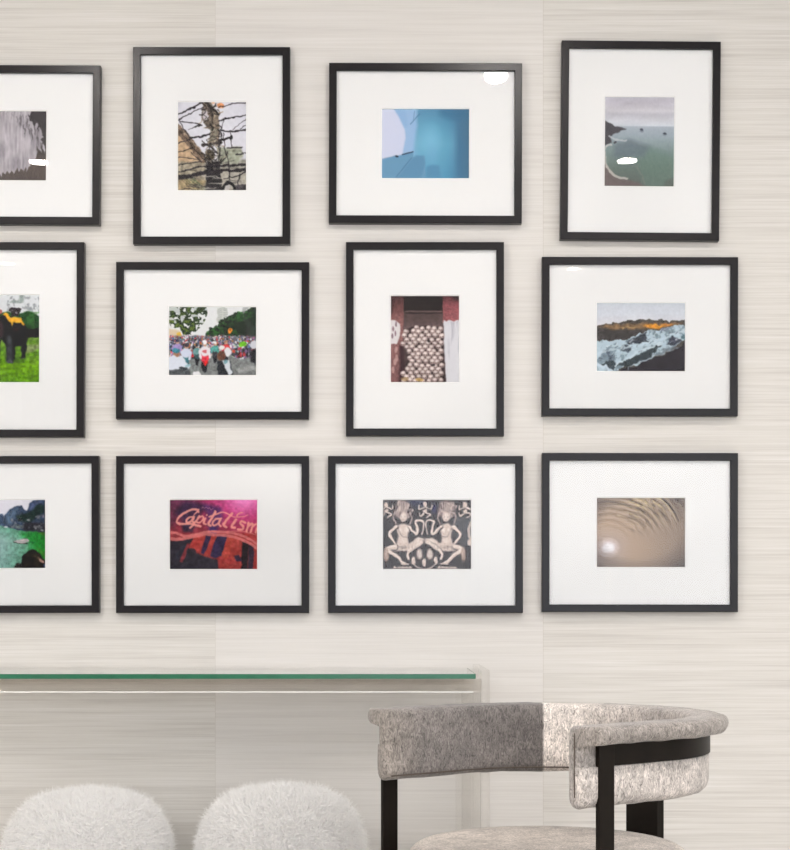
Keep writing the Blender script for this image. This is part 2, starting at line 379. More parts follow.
def pr_wires():
    p = Print(48, 52, 640, 805, 68, 88); p.fill((226, 226, 236))
    p.grad(np.hypot(p.u - .5, p.v - .35), [(0, (236, 236, 244)), (0.5, (224, 224, 234)), (0.75, (170, 170, 180))])
    p.poly([(48, 330), (150, 400), (280, 560), (300, 805), (48, 805)], (200, 172, 140), 1, 2)
    p.poly([(48, 560), (640, 540), (640, 805), (48, 805)], (150, 146, 132), 0.8, 3)
    p.poly([(380, 440), (590, 430), (610, 510), (560, 570), (400, 580)], (172, 176, 158), 1, 2)
    for x, y in [(420, 470), (460, 480), (500, 500), (440, 520), (490, 540), (530, 470)]: p.ell(x, y, 18, 14, (146, 148, 130), 0.8)
    p.poly([(400, 640), (640, 620), (640, 805), (400, 805)], (188, 182, 170), 0.8, 2)
    p.poly([(48, 700), (300, 720), (250, 805), (48, 805)], (168, 150, 118), 1, 2)
    for k in range(5): p.line([(60 + k * 30, 690 + k * 4), (180 + k * 30, 805)], 10, (120 - 8 * k, 106, 80), .8)
    p.poly([(48, 240), (120, 300), (270, 490), (300, 570), (250, 570), (150, 440), (48, 330)], (116, 98, 84), 1, 1)
    p.line([(60, 290), (270, 540)], 10, (70, 58, 52), .9); p.line([(90, 300), (280, 500)], 6, (190, 170, 150), .7)
    # the pole with its tangle
    p.poly([(270, 60), (330, 60), (400, 150), (410, 330), (400, 420), (310, 410), (330, 300), (290, 250), (250, 180)], (120, 108, 96), 1, 1)
    p.poly([(330, 280), (395, 290), (385, 395), (320, 390)], (150, 144, 128), 0.9, 1)
    p.ell(290, 170, 34, 50, (222, 216, 224), 0.9, .4); p.ell(365, 190, 20, 60, (168, 152, 132), .8, .6)
    for i in range(46):
        x, y = p.r.uniform(255, 400), p.r.uniform(60, 430); a = p.r.uniform(0, 6.3); l = p.r.uniform(25, 80)
        p.curve([(x, y), (x + l * .5 * math.cos(a) + 12, y + l * .5 * math.sin(a)), (x + l * math.cos(a), y + l * math.sin(a))], p.r.uniform(5, 12), [(52, 46, 46), (30, 27, 30), (170, 150, 126), (96, 84, 74)][i % 4], .85)
    p.line([(290, 60), (400, 160)], 18, (44, 40, 40)); p.line([(250, 60), (330, 130), (350, 240)], 12, (70, 60, 56))
    p.ell(415, 85, 32, 26, (226, 150, 96), .95); p.ell(355, 60, 18, 14, (236, 190, 150), .8)
    p.poly([(300, 560), (410, 560), (430, 805), (290, 805)], (42, 40, 44), 1, 1)
    p.ell(325, 505, 48, 58, (70, 62, 52)); p.ell(318, 500, 30, 38, (104, 94, 76), .8)
    p.line([(260, 420), (420, 400)], 22, (60, 54, 54)); p.line([(400, 380), (510, 352)], 14, (34, 30, 34)); p.ell(505, 355, 16, 20, (30, 28, 32))
    for i in range(34):
        x, y = p.r.uniform(270, 420), p.r.uniform(400, 640); a = p.r.uniform(0, 6.3); l = p.r.uniform(40, 130)
        p.curve([(x, y), (x + l * .5 * math.cos(a) + 16, y + l * .5 * math.sin(a)), (x + l * math.cos(a), y + l * math.sin(a))], p.r.uniform(5, 11), [(46, 42, 44), (28, 26, 30), (150, 140, 124), (84, 76, 70)][i % 4], .85)
    for i in range(26):
        y = p.r.uniform(560, 800); x = p.r.uniform(48, 560); p.curve([(x, y), (x + 60, y + p.r.uniform(-16, 16)), (x + 130, y + p.r.uniform(-20, 20))], p.r.uniform(4, 9), [(50, 46, 50), (110, 104, 96), (206, 200, 190)][i % 3], .8)
    W = [([(48, 165), (150, 115), (260, 60)], 12), ([(48, 215), (160, 150), (270, 100)], 8), ([(400, 100), (520, 75), (640, 60)], 7), ([(400, 215), (500, 190), (640, 165)], 8),
         ([(420, 300), (520, 305), (640, 290)], 12), ([(520, 290), (640, 195)], 5), ([(590, 280), (640, 245)], 6), ([(140, 290), (250, 245)], 5), ([(160, 360), (240, 350), (320, 325)], 12),
         ([(48, 405), (180, 360)], 7), ([(48, 480), (200, 440)], 6), ([(70, 215), (250, 245)], 7), ([(60, 200), (110, 290), (160, 380)], 8), ([(48, 590), (240, 560)], 8), ([(48, 650), (180, 615), (300, 600)], 9),
         ([(48, 690), (200, 665), (300, 640)], 22), ([(300, 600), (640, 585)], 20), ([(300, 640), (640, 630)], 18), ([(300, 665), (640, 612)], 8), ([(160, 480), (260, 560)], 6), ([(48, 520), (240, 540)], 5),
         ([(440, 320), (455, 460), (490, 590), (490, 720)], 7), ([(500, 310), (508, 430)], 6), ([(400, 330), (430, 260), (440, 200)], 5), ([(600, 480), (640, 485)], 6), ([(480, 440), (600, 440)], 10), ([(550, 500), (610, 495)], 10), ([(440, 700), (520, 690), (640, 640)], 8), ([(580, 660), (560, 805)], 8)]
    for pts, wd in W: p.curve(pts, wd * 1.1, (36, 32, 38), .92)
    for x, y in [(190, 105), (250, 65), (465, 195), (525, 190), (550, 305), (610, 298), (200, 358), (235, 352), (285, 340), (430, 300), (245, 245)]: p.ell(x, y, 17, 8, (24, 22, 28))
    p.curve([(430, 805), (450, 755), (490, 740), (530, 770), (540, 805)], 22, (22, 22, 28)); p.ell(475, 780, 26, 30, (200, 196, 196), .9)
    p.poly([(540, 760), (640, 750), (640, 805), (550, 805)], (60, 56, 62), .9, 1)
    p.line([(48, 700), (130, 690), (280, 655)], 26, (40, 36, 42), .8)
    p.detail(0.5, 30, 38); p.soften(1); return p

def pr_blue():
    p = Print(48, 38, 748, 592, 87, 69, warp=3)
    p.grad(p.u, [(0, (150, 180, 214)), (0.3, (140, 180, 214)), (0.45, (122, 188, 218)), (0.6, (116, 184, 214)), (0.76, (84, 156, 190)), (0.84, (74, 128, 164)), (1, (72, 118, 148))])
    p.grad(p.v, [(0, (70, 120, 160)), (0.25, (94, 156, 190)), (0.5, (120, 184, 212)), (1, (84, 148, 186))], p.blurm(p.pm([(330, 38), (640, 38), (640, 592), (400, 592), (330, 380), (290, 200)]), 7), .55)
    p.ell(440, 280, 110, 150, (132, 198, 226), .75, .9); p.ell(450, 400, 60, 100, (122, 180, 216), .5, .9)
    p.poly([(520, 38), (748, 38), (748, 110), (600, 130), (500, 90)], (62, 116, 152), .6, 8)
    p.poly([(140, 38), (330, 38), (330, 180), (300, 390), (210, 400), (240, 250), (220, 180)], (164, 196, 232), .85, 4)
    p.poly([(48, 38), (145, 38), (190, 110), (232, 200), (242, 270), (215, 400), (48, 440)], (214, 220, 242), 1, 2)
    p.poly([(150, 38), (240, 38), (260, 180), (235, 190)], (146, 186, 226), .7, 4)
    p.poly([(48, 445), (160, 412), (215, 405), (300, 380), (300, 420), (390, 410), (405, 592), (48, 592)], (112, 162, 196), 1, 1)
    p.poly([(170, 592), (320, 405), (380, 410), (398, 470), (360, 592)], (98, 150, 186), .8, 2)
    p.poly([(405, 500), (440, 480), (505, 485), (525, 592), (405, 592)], (88, 146, 184), .8, 3)
    p.line([(155, 592), (290, 425)], 6, (74, 118, 156), .8); p.line([(48, 440), (160, 412)], 5, (120, 150, 180), .7)
    p.line([(215, 402), (298, 380)], 8, (48, 66, 88)); p.ell(172, 415, 15, 9, (30, 40, 56)); p.line([(280, 160), (350, 80)], 7, (70, 116, 156), .7); p.line([(300, 140), (310, 60)], 6, (90, 130, 170), .6)
    p.line([(48, 42), (748, 42)], 7, (58, 86, 110), .6); p.line([(745, 38), (745, 592)], 7, (50, 80, 104), .6)
    p.soften(1); return p

def pr_bay():
    p = Print(48, 52, 640, 812, 70, 89)
    p.grad(p.v, [(0, (196, 194, 206)), (0.1, (204, 202, 212)), (0.16, (214, 213, 220)), (0.2, (198, 198, 208)), (0.26, (214, 216, 224)), (0.325, (214, 220, 228)), (0.335, (180, 190, 202)), (0.45, (164, 178, 188)), (0.6, (134, 154, 154)), (0.8, (112, 128, 122)), (1, (104, 110, 108))])
    p.a += ((p.noise(3, 12, 3) - .5) * 26 * (p.v < .33))[..., None]
    p.poly([(300, 480), (430, 470), (640, 560), (640, 812), (380, 812)], (112, 138, 128), .6, 8)
    p.poly([(130, 460), (260, 410), (430, 470), (380, 560), (130, 570)], (112, 126, 136), .75, 7)
    p.poly([(48, 250), (100, 280), (140, 300), (235, 322), (190, 345), (130, 370), (90, 395), (110, 440), (48, 470)], (84, 82, 88), 1, 1)
    p.poly([(48, 560), (70, 640), (150, 730), (330, 770), (420, 812), (48, 812)], (118, 106, 106), .9, 3)
    p.poly([(560, 760), (640, 730), (640, 812), (540, 812)], (96, 98, 96), .6, 3)
    p.curve([(90, 390), (150, 415), (230, 425)], 16, (206, 210, 216), .7); p.ell(140, 435, 18, 12, (70, 70, 78), .9); p.curve([(48, 500), (75, 465), (110, 460)], 14, (214, 214, 214), .8)
    p.curve([(52, 520), (60, 600), (90, 670), (150, 725), (240, 745)], 20, (206, 202, 196), .85); p.curve([(60, 480), (50, 560), (80, 640)], 12, (190, 188, 184), .7)
    p.ell(362, 334, 18, 13, (76, 82, 96)); p.ell(362, 346, 24, 6, (130, 136, 148), .7); p.ell(553, 366, 18, 11, (72, 78, 90)); p.ell(553, 378, 24, 6, (130, 140, 148), .6)
    p.curve([(290, 640), (340, 670), (400, 790)], 10, (140, 142, 138), .5)
    p.grain(6); p.soften(1); return p

def pr_elephant():
    p = Print(-257, 52, 346, 812, 68, 87); p.fill((224, 228, 232))
    n = p.noise(24, 26, 3); p.mix(np.clip((n - .5) * 6, 0, 1) * (p.X > 60) * (p.v < .25), (140, 146, 152), .8)
    p.poly([(80, 120), (110, 100), (160, 105), (180, 50), (205, 70), (200, 125), (140, 130)], (132, 148, 142), .7, 1)
    p.poly([(-257, 190), (0, 210), (60, 200), (180, 215), (250, 195), (346, 240), (346, 430), (-257, 430)], (26, 74, 34), 1, 1)
    n = p.noise(20, 20, 2); p.mix((n > .55) * (p.Y > 200) * (p.Y < 400), (54, 112, 44), .55)
    p.poly([(230, 350), (346, 340), (346, 440), (220, 440)], (22, 20, 24), 1, 1)
    g = p.pm([(-257, 420), (346, 425), (346, 812), (-257, 812)]); p.grad(p.v, [(.45, (104, 140, 52)), (.65, (98, 150, 30)), (.8, (112, 162, 16)), (1, (86, 136, 12))], g)
    p.a += (g * (p.noise(16, 30, 3) - .5) * 50)[..., None]
    p.poly([(200, 490), (346, 480), (346, 520), (230, 560)], (150, 152, 122), .7, 3); p.poly([(50, 590), (240, 590), (200, 640), (40, 640)], (58, 96, 20), .7, 3)
    p.poly([(-20, 250), (40, 220), (130, 250), (210, 300), (245, 350), (248, 420), (232, 500), (215, 600), (180, 605), (185, 500), (135, 500), (130, 615), (105, 645), (60, 640), (60, 540), (40, 470), (10, 440), (-10, 620), (-60, 640), (-60, 300)], (19, 21, 26), 1, 1)
    p.poly([(55, 410), (90, 400), (105, 470), (110, 640), (60, 640), (60, 520)], (70, 74, 82), .75, 3)
    p.poly([(-20, 250), (20, 290), (30, 400), (-20, 440)], (64, 44, 52), .8, 2); p.ell(5, 200, 14, 22, (170, 60, 60), .8)
    p.poly([(25, 215), (55, 208), (100, 250), (180, 245), (212, 310), (200, 318), (175, 290), (130, 298), (118, 290), (108, 325), (85, 290)], (250, 186, 50), 1, 1)
    p.poly([(78, 190), (80, 170), (100, 165), (150, 165), (182, 175), (180, 195), (160, 240), (100, 240), (98, 200)], (40, 34, 40), 1, 0)
    p.ell(140, 210, 10, 12, (150, 140, 150), .8); p.ell(110, 190, 16, 5, (120, 110, 120), .7); p.ell(140, 350, 30, 18, (60, 26, 30), .5)
    p.ell(85, 632, 30, 12, (96, 98, 104), .7); p.ell(200, 603, 20, 8, (80, 84, 84), .7)
    p.detail(0.35, 30, 38); p.soften(1); return p

def pr_traffic():
    p = Print(38, 58, 752, 622, 87, 69); p.fill((232, 234, 236))
    g = p.Y > 300; p.mix(g, (132, 138, 138))
    p.poly([(430, 70), (460, 62), (515, 75), (515, 180), (430, 190)], (206, 210, 206), 1, 0)
    for k in range(7): p.line([(440, 80 + k * 15), (470, 72 + k * 16)], 5, (150, 156, 156), .7); p.line([(482, 76 + k * 15), (512, 82 + k * 15)], 5, (140, 148, 150), .7)
    m = p.pm([(38, 58), (340, 58), (355, 110), (325, 190), (290, 230), (240, 290), (160, 290), (130, 230), (60, 225), (38, 180)])
    n = p.noise(22, 18, 3); p.mix(m * (n > .40), (38, 54, 36)); p.mix(m * (n > .56), (70, 92, 40)); p.mix(m * (n > .64) * (p.Y > 140), (112, 134, 48), .7)
    p.mix(m * (p.noise(26, 22, 1) > .62) * (p.Y < 200), (214, 218, 222), .9)
    p.poly([(38, 240), (130, 250), (150, 310), (38, 310)], (222, 206, 176), 1, 2)
    m = p.pm([(345, 280), (375, 235), (430, 225), (460, 175), (540, 130), (600, 105), (680, 95), (720, 60), (752, 60), (752, 305), (345, 300)])
    p.mix(m, (34, 48, 36)); n = p.noise(20, 16, 2); p.mix(m * (n > .58), (44, 96, 44), .8); p.mix(m * (p.X > 640) * (n > .5), (52, 54, 56), .8)
    p.poly([(345, 280), (375, 238), (430, 228), (440, 280)], (46, 112, 44), .8, 1); p.poly([(640, 60), (690, 60), (660, 110), (635, 130)], (160, 164, 166), .7, 1)
    for i in range(170):
        k = p.r.randint(5); ex = [(345, 280), (375, 238), (430, 225), (460, 178), (540, 130), (600, 108), (680, 98), (720, 64)]; q = p.r.randint(7); t = p.r.rand()
        x = ex[q][0] * (1 - t) + ex[q + 1][0] * t; y = ex[q][1] * (1 - t) + ex[q + 1][1] * t
        p.ell(x, y + p.r.uniform(-6, 90), p.r.uniform(6, 16), p.r.uniform(5, 12), [(30, 44, 32), (46, 84, 44), (60, 116, 56), (24, 30, 26), (44, 60, 44)][k], .75)
    p.ell(537, 256, 18, 26, (222, 136, 40)); p.ell(537, 250, 8, 8, (120, 60, 20)); p.ell(125, 290, 22, 22, (230, 186, 60), .9)
    p.grad(p.v, [(0, (150, 154, 154)), (.75, (134, 138, 138)), (1, (124, 128, 128))], p.pm([(560, 470), (752, 540), (752, 622), (540, 622), (370, 622), (380, 470)]))
    p.poly([(590, 560), (752, 540), (752, 570), (600, 600)], (168, 170, 170), .8, 2)
    pal = [(236, 236, 240), (60, 62, 72), (206, 60, 66), (92, 120, 176), (226, 200, 180), (40, 42, 50), (120, 180, 176), (240, 240, 244), (150, 110, 160), (180, 120, 60), (32, 34, 40), (220, 90, 100), (90, 100, 130), (210, 214, 226)]
    p.poly([(60, 300), (752, 300), (752, 470), (560, 460), (420, 400), (60, 420)], (110, 108, 120), 1, 3)
    for i in range(560):
        t = p.r.rand() ** 1.3; y = 298 + t * 170; x = p.r.uniform(45, 752)
        if x < 560 and y > 440 and x > 380: continue
        rr = 5 + t * 13; c = pal[p.r.randint(len(pal))]
        p.ell(x, y, rr * .9, rr * p.r.uniform(.8, 1.5), c, .95, .3)
        if i % 3 == 0: p.ell(x, y - rr, rr * .55, rr * .5, pal[p.r.randint(len(pal))], .95, .3)
    p.ell(640, 365, 34, 24, (112, 196, 40)); p.ell(632, 405, 12, 14, (236, 236, 236)); p.ell(728, 370, 30, 44, (214, 216, 224)); p.poly([(690, 420), (752, 400), (752, 540), (700, 500)], (34, 34, 40), 1, 2)
    for i in range(40):
        x, y = p.r.uniform(560, 700), p.r.uniform(400, 470); p.ell(x, y, 12, 16, pal[[1, 5, 10, 8, 2][i % 5]], .8)
    def rider(x, y, s, shirt, bike, helm):
        p.ell(x, y + 105 * s, 22 * s, 55 * s, (30, 32, 38)); p.ell(x, y + 62 * s, 26 * s, 44 * s, bike); p.ell(x, y + 22 * s, 34 * s, 36 * s, shirt)
        p.line([(x - 30 * s, y + 20 * s), (x - 26 * s, y + 60 * s)], 13 * s, shirt); p.line([(x + 30 * s, y + 20 * s), (x + 26 * s, y + 60 * s)], 13 * s, shirt)
        p.ell(x, y - 20 * s, 15 * s, 18 * s, (206, 164, 140)); p.ell(x, y - 30 * s, 18 * s, 15 * s, helm)
    rider(268, 400, .9, (110, 160, 160), (60, 90, 96), (60, 60, 70)); rider(415, 380, .9, (86, 168, 160), (60, 60, 70), (240, 240, 240)); rider(500, 370, .9, (214, 62, 66), (90, 40, 50), (170, 130, 110))
    rider(108, 370, 1.1, (168, 150, 206), (140, 150, 190), (60, 60, 84))
    rider(182, 410, 1.25, (214, 222, 240), (60, 110, 120), (70, 64, 74)); rider(332, 390, 1.35, (234, 230, 236), (222, 52, 72), (244, 244, 248))
    p.ell(340, 520, 17, 22, (214, 40, 40)); p.ell(330, 425, 24, 16, (226, 90, 100), .8)
    p.ell(515, 430, 34, 44, (232, 234, 238)); p.ell(465, 460, 38, 46, (112, 72, 56)); p.ell(470, 390, 26, 20, (240, 238, 236)); p.poly([(430, 500), (540, 500), (565, 622), (440, 622)], (38, 42, 50), 1, 1)
    p.poly([(470, 500), (530, 490), (556, 600), (530, 618), (500, 560)], (216, 222, 230), 1, 1); p.ell(500, 508, 20, 20, (110, 150, 160)); p.line([(480, 560), (520, 620)], 8, (30, 34, 40))
    p.poly([(38, 470), (80, 450), (150, 470), (215, 550), (190, 590), (120, 580), (38, 590)], (222, 228, 240), 1, 1); p.ell(104, 444, 28, 30, (176, 130, 104)); p.ell(102, 418, 34, 24, (64, 140, 160))
    p.poly([(38, 575), (200, 560), (230, 622), (38, 622)], (84, 90, 94), 1, 1); p.ell(160, 560, 40, 14, (50, 56, 62), .9); p.ell(195, 540, 24, 12, (160, 200, 210), .9)
    p.poly([(235, 622), (245, 590), (280, 585), (310, 622)], (242, 242, 246), 1, 1)
    p.detail(0.3, 50, 40); p.soften(1); return p

def pr_skulls():
    p = Print(50, 54, 642, 802, 68, 87, warp=5); p.fill((80, 62, 62))
    p.grad(p.v, [(0, (34, 26, 28)), (.17, (38, 30, 30)), (.19, (84, 66, 66)), (.3, (92, 74, 74)), (.36, (110, 90, 90))], p.pm([(165, 54), (500, 54), (500, 340), (165, 340)]))
    p.line([(180, 190), (490, 190)], 8, (120, 96, 96)); p.line([(180, 206), (490, 206)], 9, (38, 30, 32))
    p.grad(p.v, [(0, (70, 44, 46)), (.15, (116, 72, 72)), (.28, (146, 100, 98)), (1, (130, 92, 92))], p.pm([(50, 54), (170, 54), (160, 400), (130, 802), (50, 802)]))
    p.poly([(50, 100), (80, 80), (70, 200), (50, 240)], (60, 36, 40), .8, 3)
    p.poly([(50, 262), (90, 268), (138, 300), (132, 400), (110, 470), (50, 470)], (226, 222, 224), 1, 1)
    for q in [(75, 340), (66, 400), (100, 300), (95, 380)]: p.ell(q[0], q[1], 9, 26, (120, 92, 104), .8)
    p.poly([(130, 480), (160, 480), (180, 802), (125, 802)], (58, 34, 40), 1, 3)
    for q in [(100, 520), (90, 620), (75, 690), (105, 590)]: p.ell(q[0], q[1], 16, 34, (196, 160, 154), .8)
    p.grad(p.v, [(0, (84, 44, 50)), (.1, (140, 78, 84)), (.3, (166, 98, 102))], p.pm([(495, 54), (642, 54), (642, 290), (500, 290)]))
    p.poly([(560, 54), (642, 54), (642, 110), (600, 90)], (40, 26, 30), .9, 4)
    p.poly([(505, 262), (530, 275), (550, 262), (590, 275), (620, 266), (642, 270), (642, 802), (525, 802), (505, 500)], (222, 222, 228), 1, 1)
    n = p.noise(30, 5, 3); p.mix(np.clip((n - .5) * 4, 0, 1) * (p.X > 508) * (p.Y > 280), (172, 172, 184), .7)
    p.poly([(165, 350), (250, 320), (350, 310), (500, 330), (520, 802), (150, 802), (190, 600)], (52, 38, 40), 1, 2)
    r = 27
    for row in range(15):
        y = 335 + row * 32; x0 = 165 + (row % 2) * 26
        for k in range(8):
            x = x0 + k * 53 + p.r.uniform(-7, 7)
            if x > 500 or (row < 1 and x < 245) or (5 < row < 12 and x < 195): continue
            yy = y + p.r.uniform(-6, 6) ; s = p.r.uniform(-14, 12)
            p.ell(x, yy, r, r, (178 + s, 158 + s, 154 + s), 1, .3); p.ell(x - 2, yy - 6, r * .7, r * .62, (238 + s, 226 + s, 222 + s), .95, .6)
            p.ell(x - 9, yy + 9, 6, 6, (92, 72, 74), .85); p.ell(x + 9, yy + 9, 6, 6, (92, 72, 74), .85); p.ell(x, yy + 19, 4, 5, (110, 90, 90), .8)
    p.ell(380, 445, 14, 14, (30, 24, 26), .8); p.ell(420, 650, 14, 10, (30, 22, 26), .8); p.ell(300, 775, 40, 16, (208, 172, 100), .8); p.ell(175, 770, 40, 20, (190, 160, 110), .6)
    p.detail(0.2, 44, 52); p.soften(1); return p

def pr_glacier():
    p = Print(44, 40, 745, 594, 88, 68, warp=15)
    p.grad(p.v, [(0, (206, 212, 222)), (.15, (216, 222, 232)), (.33, (226, 226, 234))])
    p.a += ((p.noise(4, 8, 3) - .5) * 18)[..., None]
    p.poly([(44, 235), (90, 218), (160, 212), (270, 190), (290, 180), (400, 182), (470, 178), (640, 186), (745, 176), (745, 594), (44, 594)], (78, 74, 70), 1, 0)
    p.poly([(60, 235), (200, 215), (400, 205), (620, 205), (740, 200), (700, 225), (560, 245), (300, 262), (140, 250)], (144, 112, 78), .9, 3)
    p.ell(500, 228, 110, 20, (236, 160, 56), 1, .5); p.ell(600, 216, 50, 10, (214, 140, 66), .9, .5); p.ell(300, 240, 110, 9, (176, 146, 96), .8, .6)
    p.poly([(44, 250), (200, 262), (420, 262), (400, 290), (300, 330), (200, 345), (44, 350)], (70, 66, 66), 1, 2)
    ice = [(44, 350), (180, 340), (300, 330), (400, 285), (455, 255), (540, 262), (650, 225), (745, 222), (745, 330), (650, 400), (480, 490), (370, 545), (300, 540), (180, 594), (44, 594)]
    m = p.pm(ice); p.mix(m, (192, 212, 224))
    n = p.noise(20, 14, 4)
    p.mix(m * np.clip((n - .55) * 8, 0, 1), (120, 140, 152), .8)
    for pts, c in [([(270, 350), (360, 320), (430, 275), (445, 300), (440, 345), (400, 350), (350, 370), (290, 375)], (50, 54, 64)), ([(360, 350), (470, 345), (500, 330), (450, 355), (380, 370)], (36, 40, 50)),
                   ([(60, 500), (110, 420), (150, 400), (215, 405), (190, 440), (200, 500), (150, 520)], (124, 142, 156)), ([(215, 405), (280, 380), (330, 410), (300, 440), (240, 430)], (66, 76, 88)),
                   ([(200, 550), (260, 500), (380, 460), (430, 430), (540, 380), (560, 385), (500, 430), (480, 480), (370, 520), (280, 560)], (44, 54, 60)), ([(600, 370), (640, 315), (700, 330), (720, 350), (660, 380)], (56, 60, 76)),
                   ([(700, 320), (745, 290), (745, 340)], (90, 120, 130)), ([(480, 470), (600, 400), (700, 370), (640, 420), (560, 460)], (120, 132, 142)), ([(80, 530), (180, 500), (210, 540), (170, 590)], (50, 60, 68)),
                   ([(540, 250), (620, 240), (600, 270), (560, 275)], (140, 150, 170)), ([(100, 425), (140, 405), (160, 500), (150, 515), (130, 450)], (88, 100, 116))]:
        p.poly(pts, c, .9, 1)
    p.curve([(60, 450), (150, 420), (300, 400), (470, 360), (600, 320), (740, 260)], 20, (206, 224, 236), .75); p.curve([(190, 545), (320, 470), (440, 410), (560, 370)], 18, (210, 226, 236), .9); p.curve([(44, 530), (110, 555), (170, 590)], 26, (206, 222, 236), .95)
    for i in range(70):
        x = p.r.uniform(60, 730); y = 470 - (x - 60) * .27 + p.r.uniform(-70, 60); p.line([(x, y), (x + p.r.uniform(10, 34), y - p.r.uniform(2, 26))], p.r.uniform(3, 8), [(60, 68, 82), (230, 240, 246), (110, 130, 146)][i % 3], .6)
    p.poly([(745, 360), (745, 594), (180, 594), (300, 555), (360, 548), (400, 520), (480, 495), (600, 450), (700, 390)], (46, 42, 50), 1, 1)
    p.curve([(290, 590), (320, 545), (400, 520), (500, 480), (690, 400)], 9, (176, 190, 200), .55); p.line([(420, 588), (745, 588)], 12, (20, 18, 24), .8)
    p.grain(7); p.detail(0.3, 40, 32); p.soften(1); return p

def pr_islands():
    p = Print(-457, 45, 492, 802, 86, 68); p.fill((226, 226, 236))
    w_ = p.pm([(-457, 330), (492, 330), (492, 802), (-457, 802)])
    p.grad(p.u, [(0, (150, 190, 190)), (.5, (146, 186, 182)), (.75, (84, 160, 120)), (.9, (30, 134, 50)), (1, (10, 120, 20))], w_)
    p.grad(p.v, [(.4, (60, 140, 100)), (.6, (150, 180, 180)), (1, (92, 140, 130))], w_ * (p.X < 300), .4)
    p.poly([(200, 400), (492, 400), (492, 640), (400, 560), (330, 520), (220, 440)], (20, 132, 40), .75, 6)
    p.poly([(400, 400), (492, 395), (492, 430), (440, 430)], (110, 80, 20), .5, 3); p.poly([(390, 560), (492, 640), (492, 680), (420, 620)], (110, 130, 40), .5, 4)
    p.poly([(-457, 250), (-300, 150), (-120, 230), (20, 200), (40, 225), (30, 330), (-457, 335)], (62, 84, 116), 1, 1)
    p.poly([(20, 330), (50, 215), (100, 150), (150, 125), (200, 113), (235, 120), (255, 150), (290, 170), (320, 90), (370, 52), (492, 45), (492, 400), (250, 390), (100, 360)], (50, 66, 92), 1, 1)
    p.poly([(60, 230), (110, 160), (200, 125), (180, 210), (110, 330), (60, 310)], (96, 122, 150), .75, 5)
    p.poly([(310, 160), (350, 80), (440, 60), (460, 110), (400, 190)], (76, 88, 128), .8, 3)
    p.poly([(170, 230), (330, 180), (400, 100), (480, 110), (470, 190), (380, 240), (330, 300), (200, 290)], (24, 46, 40), .9, 3)
    p.poly([(240, 300), (492, 300), (492, 400), (250, 390)], (40, 36, 44), .8, 3)
    m = p.pm([(100, 250), (260, 270), (400, 220), (492, 190), (492, 390), (120, 360)]); n = p.noise(26, 20, 3); p.mix(m * np.clip((n - .5) * 5, 0, 1), (150, 150, 156), .75)
    p.ell(200, 345, 60, 30, (130, 138, 130), .7, .8); p.ell(205, 265, 18, 14, (16, 20, 24)); p.ell(465, 230, 26, 30, (150, 132, 146), .7, .8); p.line([(486, 50), (486, 400)], 12, (20, 18, 30), .9)
    p.ell(60, 350, 24, 14, (214, 214, 226), .9)
    p.poly([(135, 505), (170, 490), (220, 478), (240, 470), (300, 480), (305, 505), (270, 530), (210, 528), (150, 518)], (186, 176, 180), 1, 0); p.curve([(140, 508), (200, 528), (290, 530)], 9, (44, 56, 52)); p.ell(245, 488, 30, 9, (222, 206, 210)); p.ell(350, 512, 50, 9, (20, 100, 50), .7)
    p.poly([(150, 802), (170, 740), (225, 745), (230, 680), (260, 640), (300, 610), (345, 592), (390, 600), (440, 660), (492, 720), (492, 802)], (18, 14, 14), 1, 1)
    p.poly([(390, 680), (410, 672), (470, 720), (480, 740), (440, 735)], (186, 146, 130), .9, 1); p.ell(475, 770, 16, 24, (60, 76, 110), .9); p.ell(370, 668, 10, 8, (170, 130, 100), .8)
    n = p.noise(20, 16, 2); p.mix((n > .6) * p.pm([(250, 640), (345, 600), (430, 660), (420, 780), (260, 790)]), (46, 38, 24), .7)
    p.detail(0.35, 40, 30); p.soften(1); return p

